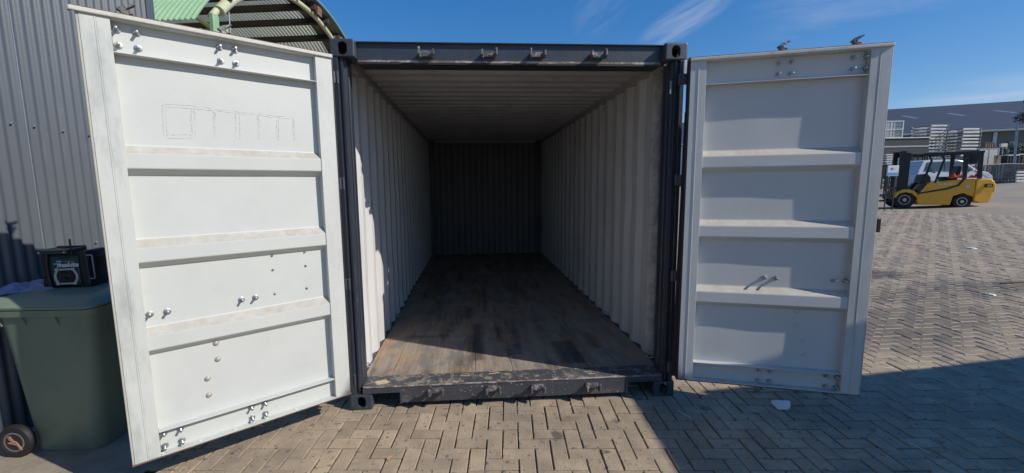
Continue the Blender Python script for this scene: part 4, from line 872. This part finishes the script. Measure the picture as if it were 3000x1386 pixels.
# crowd barriers
pbz = ground_at(2858, 537, 24.6)
cbp = thing('crowd_barrier', '', 'crowd barrier')
b = MB(); n_ = 6; pts = [(0.1, 0, .05), (0, 0, .2), (0, 0, .9)]+[(.15-.15*math.cos(math.pi/2*k/n_), 0, .95+.15*math.sin(math.pi/2*k/n_)) for k in range(1, n_+1)]
pts += [(2.2-x, y, z) for x, y, z in reversed(pts)]+[(.1, 0, .12)]
b.tube(pts, .021, 8); b.build('frame', m_dgalv, cbp, smooth=True)
b = MB()
for k in range(16): b.tube([(.14+.128*k, 0, .14), (.14+.128*k, 0, 1.07)], .0075, 6)
b.build('bars', m_dgalv, cbp)
for x in (.35, 1.85):
    b = MB(); b.tube([(x, -.28, .02), (x, -.1, .1), (x, .1, .1), (x, .28, .02)], .018, 6); b.build('foot', m_galv, cbp)
for k in range(12):
    o = cbp if k == 0 else copy_tree(cbp)
    x = pbz.x+.03*k+rnd.uniform(-.03, .03); y = pbz.y-.085*k; o.location = (x, y, zg(x, y)); o.rotation_euler = (rnd.uniform(-.05, .03), 0, R(11)+rnd.uniform(-.02, .02))
    tag(o, 'front crowd barrier of the row right of the forklift' if k == 11 else 'hindmost crowd barrier of the row right of the forklift' if k == 0 else ORD[10-k]+' crowd barrier from the front in the row right of the forklift', 'crowd barrier', 'crowd barriers standing in a row')

# upright boards, crates, racks, pole, sign
m_mesh = mat('dark_mesh_infill', (.05, .052, .06), .7, var=.5, vscale=40)
def span(px0, px1, py0, py1, D):
    a, b_ = at(px0, py1, D), at(px1, py0, D); return Vector(((a.x+b_.x)/2, (a.y+b_.y)/2, a.z)), (Vector((b_.x-a.x, b_.y-a.y))).length, b_.z-a.z
m_wb = mat('white_board', (.62, .61, .55), .6, var=.08, vscale=3, dirt=(.4, .36, .28), dscale=3, damt=.5); m_wood = mat('brown_board', (.26, .18, .13), .8, var=.3, vscale=5)
c, wd, ht = span(2869, 2916, 435, 537, 27)
P0 = thing('white_hoarding', 'upright white two-part panel in a grey frame behind the crowd barriers', 'panel', (c.x, c.y, zg(c.x, c.y)), R(-12)); ht = c.z+ht-zg(c.x, c.y)
for s in (-1, 1):
    b = MB(); b.box(*sorted((s*.02, s*(wd/2-.03))), -.02, .02, .1, ht-.05); b.build('board', m_wb, P0)
b = MB(); b.box(-wd/2, -wd/2+.05, -.03, .03, 0, ht); b.box(wd/2-.05, wd/2, -.03, .03, 0, ht); b.box(-.02, .02, -.03, .03, .05, ht-.05); b.box(-wd/2+.05, wd/2-.05, -.03, .03, ht-.05, ht); b.box(-.5*wd, .5*wd, .03, .6, 0, .08); b.build('frame', m_galv, P0)
for k, (p0, p1, D, lab) in enumerate(((2917, 2920, 26.6, 'narrow brown board leaning next to the white panel'), (2922, 2926, 26.4, 'second narrow brown board, between the white panel and the black crates'))):
    c, wd, ht = span(p0, p1, 455, 537, D); b = MB(); b.box(-wd/2-.01, wd/2+.01, -.02, .02, 0, ht+c.z-zg(c.x, c.y)); o = b.build('board', m_wood, None, bevel=.004); o.location = (c.x, c.y, zg(c.x, c.y)); o.rotation_euler = (R(-3), 0, R(-10)); tag(o, lab, 'board')
def crate(px0, px1, py0, py1, D, lab, mt, lidm=None):
    c, wd, ht = span(px0, px1, py0, py1, D)
    t = thing('crate', lab, 'crate', c, R(-6))
    b = MB(); b.box(-wd/2, wd/2, -.35, .35, 0, ht*.94); 
    for k in range(5): x = -wd/2+wd*k/4; b.box(x-.02, x+.02, -.375, -.35, 0, ht*.93)
    b.build('body', mt, t, bevel=.01)
    b = MB(); b.box(-wd/2-.02, wd/2+.02, -.39, .37, ht*.94+.001, ht); b.build('rim', lidm or mt, t, bevel=.008)
crate(2932, 2962, 455, 498, 27.5, 'black ribbed crate right of the narrow brown boards', m_fblk, m_wb)
crate(2964, 3006, 452, 496, 27.8, 'black ribbed crate with a pale rim at the right edge behind the pole', m_fblk, m_wb)
crate(2930, 2956, 499, 536, 27.4, 'low black crate under the left ribbed crate', m_fblk)
crate(2962, 3004, 497, 536, 27.9, 'low black crate under the right ribbed crate', m_fblk)
crate(2648, 2700, 457, 500, 27.5, 'dark ribbed crate under the mesh tray behind the forklift mast', m_mesh)
crate(2646, 2702, 501, 536, 27.2, 'lower dark crate under the mesh tray behind the forklift mast', m_fblk)
crate(2856, 2871, 440, 478, 28.5, 'narrow dark crate between the right stack and the white hoarding', m_mesh, m_wood)
crate(2872, 2896, 419, 434, 30, 'small tan box high up behind the white hoarding', m_wood)
p0 = ground_at(2966, 535, 26); top = at(2981, 357, 26)
b = MB(); b.box(-.05, .05, -.05, .05, 0, (top.z-p0.z)*1.01); b.box(-.09, .09, -.09, .09, 0, .03); b.box(-.07, .07, -.07, .07, 1.2, 1.24); b.box(-.07, .07, -.07, .07, 2.9, 2.94)
o = b.build('steel_post', mat('post_galvanised', (.36, .38, .40), .55, .3, var=.2, vscale=6), None, bevel=.006); o.location = p0; o.rotation_euler = Vector((top-p0)).to_track_quat('Z', 'Y').to_euler(); tag(o, 'tall slightly leaning galvanised post at the right edge of the yard', 'post')
c, wd, ht = span(2931, 2948, 421, 431, 33); b = MB(); 
Q0 = thing('sign_box', 'small white box sign on a thin post in front of the far building', 'sign', (c.x, c.y, zg(c.x, c.y)), R(-10)); hz = c.z-zg(c.x, c.y)
b = MB(); b.box(-wd/2, wd/2, -.08, .08, hz, hz+ht); b.build('box', m_wb, Q0, bevel=.02); b = MB(); b.tube([(0, 0, 0), (0, 0, hz)], .03, 8); b.build('post', m_galv, Q0)
# rack at the left with mesh boxes and boards
c, wd, ht = span(2575, 2693, 405, 454, 25)
T0 = thing('mesh_tray', 'long dark mesh tray with a white rim above the forklift mast', 'tray', (c.x, c.y, zg(c.x, c.y)), R(-8)); hz = c.z-zg(c.x, c.y)
b = MB(); b.box(-wd/2, wd/2, -.5, .5, hz, hz+ht-.06); b.build('mesh_side', m_mesh, T0)
b = MB(); b.box(-wd/2-.03, wd/2+.03, -.55, .55, hz+ht-.059, hz+ht); b.build('rim', m_wb, T0, bevel=.01)
b = MB(); b.box(-wd/2-.02, wd/2+.02, -.52, .52, hz+ht*.42, hz+ht*.5); b.build('rail', m_galv, T0)
for x in (-wd/2+.05, wd/2-.05):
    for y in (-.45, .45):
        b = MB(); b.box(x-.04, x+.04, y-.04, y+.04, 0, hz); b.build('leg', m_fblk, T0)
for k in range(5):
    c, wd, ht = span(2585, 2643, 452+k*6.6, 456.6+k*6.6, 24.2); b = MB(); b.box(-wd/2, wd/2, -.3, .3, 0, .075); o = b.build('board', m_wb, None, bevel=.008); o.location = (c.x+rnd.uniform(-.05, .05), c.y, c.z); o.rotation_euler = (0, 0, R(-8))
    tag(o, ['topmost white board of the pile under the mesh tray', 'second white board from the top of the pile under the mesh tray', 'middle white board of the pile under the mesh tray', 'second white board from the bottom of the pile under the mesh tray', 'lowest white board of the pile under the mesh tray'][k], 'board', 'white boards piled under the mesh tray')
c, wd, ht = span(2585, 2643, 485, 545, 24.2); zz_ = zg(c.x, c.y)
K1 = thing('trestle', 'dark steel trestle carrying the pile of white boards', 'trestle', (c.x, c.y, zz_), R(-8)); ztop = at(2614, 483, 24.2).z-zz_
for x in (-wd/2+.05, wd/2-.05):
    b = MB(); b.box(x-.04, x+.04, -.28, -.2, 0, ztop-.05); b.box(x-.04, x+.04, .2, .28, 0, ztop-.05); b.build('leg', m_fblk, K1)
b = MB(); b.box(-wd/2, wd/2, -.3, .3, ztop-.05, ztop-.005); b.build('top', m_fblk, K1)
c, wd, ht = span(2560, 2629, 358, 405, 27)
U0 = thing('mesh_cage', 'tall grey mesh cage with white uprights at the far left of the yard', 'mesh cage', (c.x, c.y, zg(c.x, c.y)), R(-8)); hz = c.z-zg(c.x, c.y)
b = MB()
for k in range(9): b.box(-wd/2, wd/2, -.35, -.33, hz+ht*(k+.3)/9, hz+ht*(k+.55)/9)
for k in range(16): b.box(-wd/2+wd*k/16, -wd/2+wd*k/16+.012, -.36, -.352, hz, hz+ht)
b.box(-wd/2, wd/2, .3, .32, hz, hz+ht); b.build('mesh', m_galv, U0)
for x in (-wd/2, 0, wd/2-.07):
    b = MB(); b.box(x, x+.07, -.38, -.31, 0, hz+ht); b.box(x, x+.07, .28, .35, 0, hz+ht); b.build('upright', m_wb, U0)
for z in (hz, hz+ht*.5, hz+ht):
    b = MB(); b.box(-wd/2, wd/2, -.395, -.3805, z-.03, z+.03); b.build('crossbar', m_wb, U0)
c, wd, ht = span(2600, 2631, 485, 516, 15.6)
X0 = thing('sign_board', 'white sign with a blue emblem and a blue band left of the forklift mast', 'sign', (c.x, c.y, zg(c.x, c.y)), R(-6)); hz = c.z-zg(c.x, c.y)
b = MB(); b.box(-wd/2, wd/2, -.02, .02, hz, hz+ht); b.build('board', mat('sign_white', (.62, .63, .66), .4, var=.03), X0, bevel=.008)
b = MB(); b.box(-wd/2+.01, wd/2-.01, -.0235, -.0205, hz+ht*.06, hz+ht*.28); b.box(-wd/2+.01, wd/2-.01, -.0235, -.0205, hz+ht*.31, hz+ht*.335); b.build('band', mat('sign_blue', (.08, .30, .62), .4, var=.03), X0)
b = MB(); b.lathe([(.06, 0), (.06, .003)], 20, lambda v: Vector((-.05+v.x*.8, -.0205-v.z, hz+ht*.68+v.y*.8))); b.box(.03, .06, -.0235, -.0205, hz+ht*.6, hz+ht*.66); b.build('emblem', mat('emblem_blue', (.05, .18, .52), .4, var=.03), X0)
for x in (-wd/2+.06, wd/2-.06):
    b = MB(); b.box(x-.015, x+.015, .021, .05, 0, hz+ht-.02); b.build('post', m_fblk, X0)

# far building
m_far = mat('dark_roof_sheet', (.046, .050, .066), .6, var=.1, vscale=.5); m_fw = mat('grey_green_wall', (.14, .155, .14), .8, var=.15, vscale=.4); m_sky = mat('rooflight', (.17, .20, .27), .5, var=.1, vscale=2)
ea = at(2760, 390, 45); bz = zg(ea.x, ea.y)
dv = Vector((.89, -.456, 0)).normalized(); nv = Vector((.456, .89, 0)).normalized()
H0 = thing('warehouse', 'long low warehouse with a dark pitched roof and pale rooflights beyond the yard', 'warehouse', (ea.x, ea.y, bz), math.atan2(dv.y, dv.x))
he = ea.z-bz; hr = he+6.1
b = MB(); b.box(-40, 45, 0, 52, 0, he-.1); b.build('wall', m_fw, H0)
b = MB(); b.prism([(-.5, he-.02), (26, hr), (52.5, he-.02), (52.5, he+.15), (26, hr+.18), (-.5, he+.15)], -41, 46, lambda p, q, a: Vector((a, p, q))); b.build('roof', m_far, H0)
b = MB(); b.box(-41, 46, -.72, -.505, he-.12, he+.08); b.build('gutter', m_wb, H0, bevel=.02)
sl_ = (hr-he)/26.5
for k in range(12):
    x = -30+4.6*k; b = MB(); b.box(x, x+.5, 12, 19, 0, .05, lambda v: Vector((v.x, v.y, he+.175+(v.y+.5)*sl_*.985+v.z))); b.build('rooflight', m_sky, H0)
for k in range(14):
    x = -38+6*k; b = MB(); b.box(x, x+.3, -.12, 0, 0, he-.15); b.build('pilaster', m_galv, H0)
b = MB()
for k in range(13): x = -37+6*k; b.box(x, x+4.4, -.03, -.002, he*.45, he*.72)
b.build('window_band', m_glass, H0)

# trees and bush
def leaf_cloud(name, parent, mt, blobs, n, sz, seed):
    rr = random.Random(seed); b = MB()
    for _ in range(n):
        c, rad = rr.choice(blobs); d = Vector((rr.gauss(0, 1), rr.gauss(0, 1), rr.gauss(0, 1))).normalized()*rad*rr.random()**.45
        p = Vector(c)+Vector((d.x, d.y, d.z*.8)); a = Vector((rr.gauss(0, 1), rr.gauss(0, 1), rr.gauss(0, 1))).normalized(); q = a.orthogonal().normalized(); s_ = sz*rr.uniform(.5, 1.3)
        b.add([p-a*s_, p+q*s_*.5, p+a*s_, p-q*s_*.5], [(0, 1, 2, 3)])
    return b.build(name, mt, parent, recalc=False)
m_leaf = mat('tree_foliage', (.055, .075, .045), .7, var=.35, vscale=1.5, island=.35); m_bark = mat('bark', (.09, .075, .06), .9, var=.3, vscale=8)
def tree(px, D, topy, blobs, lab, n=2600, sz=.10, seed=3):
    p = ground_at(px, 535, D); t = thing('tree', lab, 'tree', p); H = at(px, topy, D).z-p.z
    b = MB(); b.tube([(0, 0, 0), (.05, .02, H*.3), (-.05, .05, H*.6), (.1, 0, H*.9)], [.16, .13, .08, .02], 10)
    bl = []
    for (x, y, z, r_) in blobs:
        b.tube([(0, .03, H*max(.25, z-.25)), (x*.5, y*.5, H*(z-.08)), (x, y, H*z)], [.06, .04, .012], 6); bl.append(((x, y, z*H), r_))
        for q in range(5):
            a = rnd.uniform(0, 6.28); b.tube([(x*.8, y*.8, H*(z-.03)), (x+r_*math.cos(a)*.8, y+r_*math.sin(a)*.8, H*z+rnd.uniform(-.2, .9)*r_)], [.02, .006], 5)
    b.build('trunk', m_bark, t, smooth=60); leaf_cloud('crown', t, m_leaf, bl, n, sz, seed)
tree(3022, 30, 262, [(-.3, 0, .78, .7), (.5, .3, .9, .6), (-1.0, .2, .66, .55), (.2, -.3, .62, .8), (-.4, 0, .98, .35), (1.0, 0, .7, .8), (-.75, .2, .86, .3)], 'thin dark tree at the right edge in front of the warehouse roof', 2300, .085)
p = ground_at(2958, 535, 38); t = thing('bush', 'low dark bush along the warehouse wall', 'bush', p); b = MB(); b.tube([(0, 0, 0), (.1, 0, 1.5), (0, .1, 3)], [.08, .05, .02], 6); b.tube([(0, 0, .4), (-1, 0, 1.5), (-1.6, .1, 2.8)], [.06, .05, .02], 6); b.build('stem', m_bark, t)
leaf_cloud('foliage', t, m_leaf, [((0, 0, 2.6), .9), ((-1.3, 0, 2.3), .9), ((.9, 0, 2.1), .8), ((0, 0, 1.2), 1.2)], 1500, .12, 9)
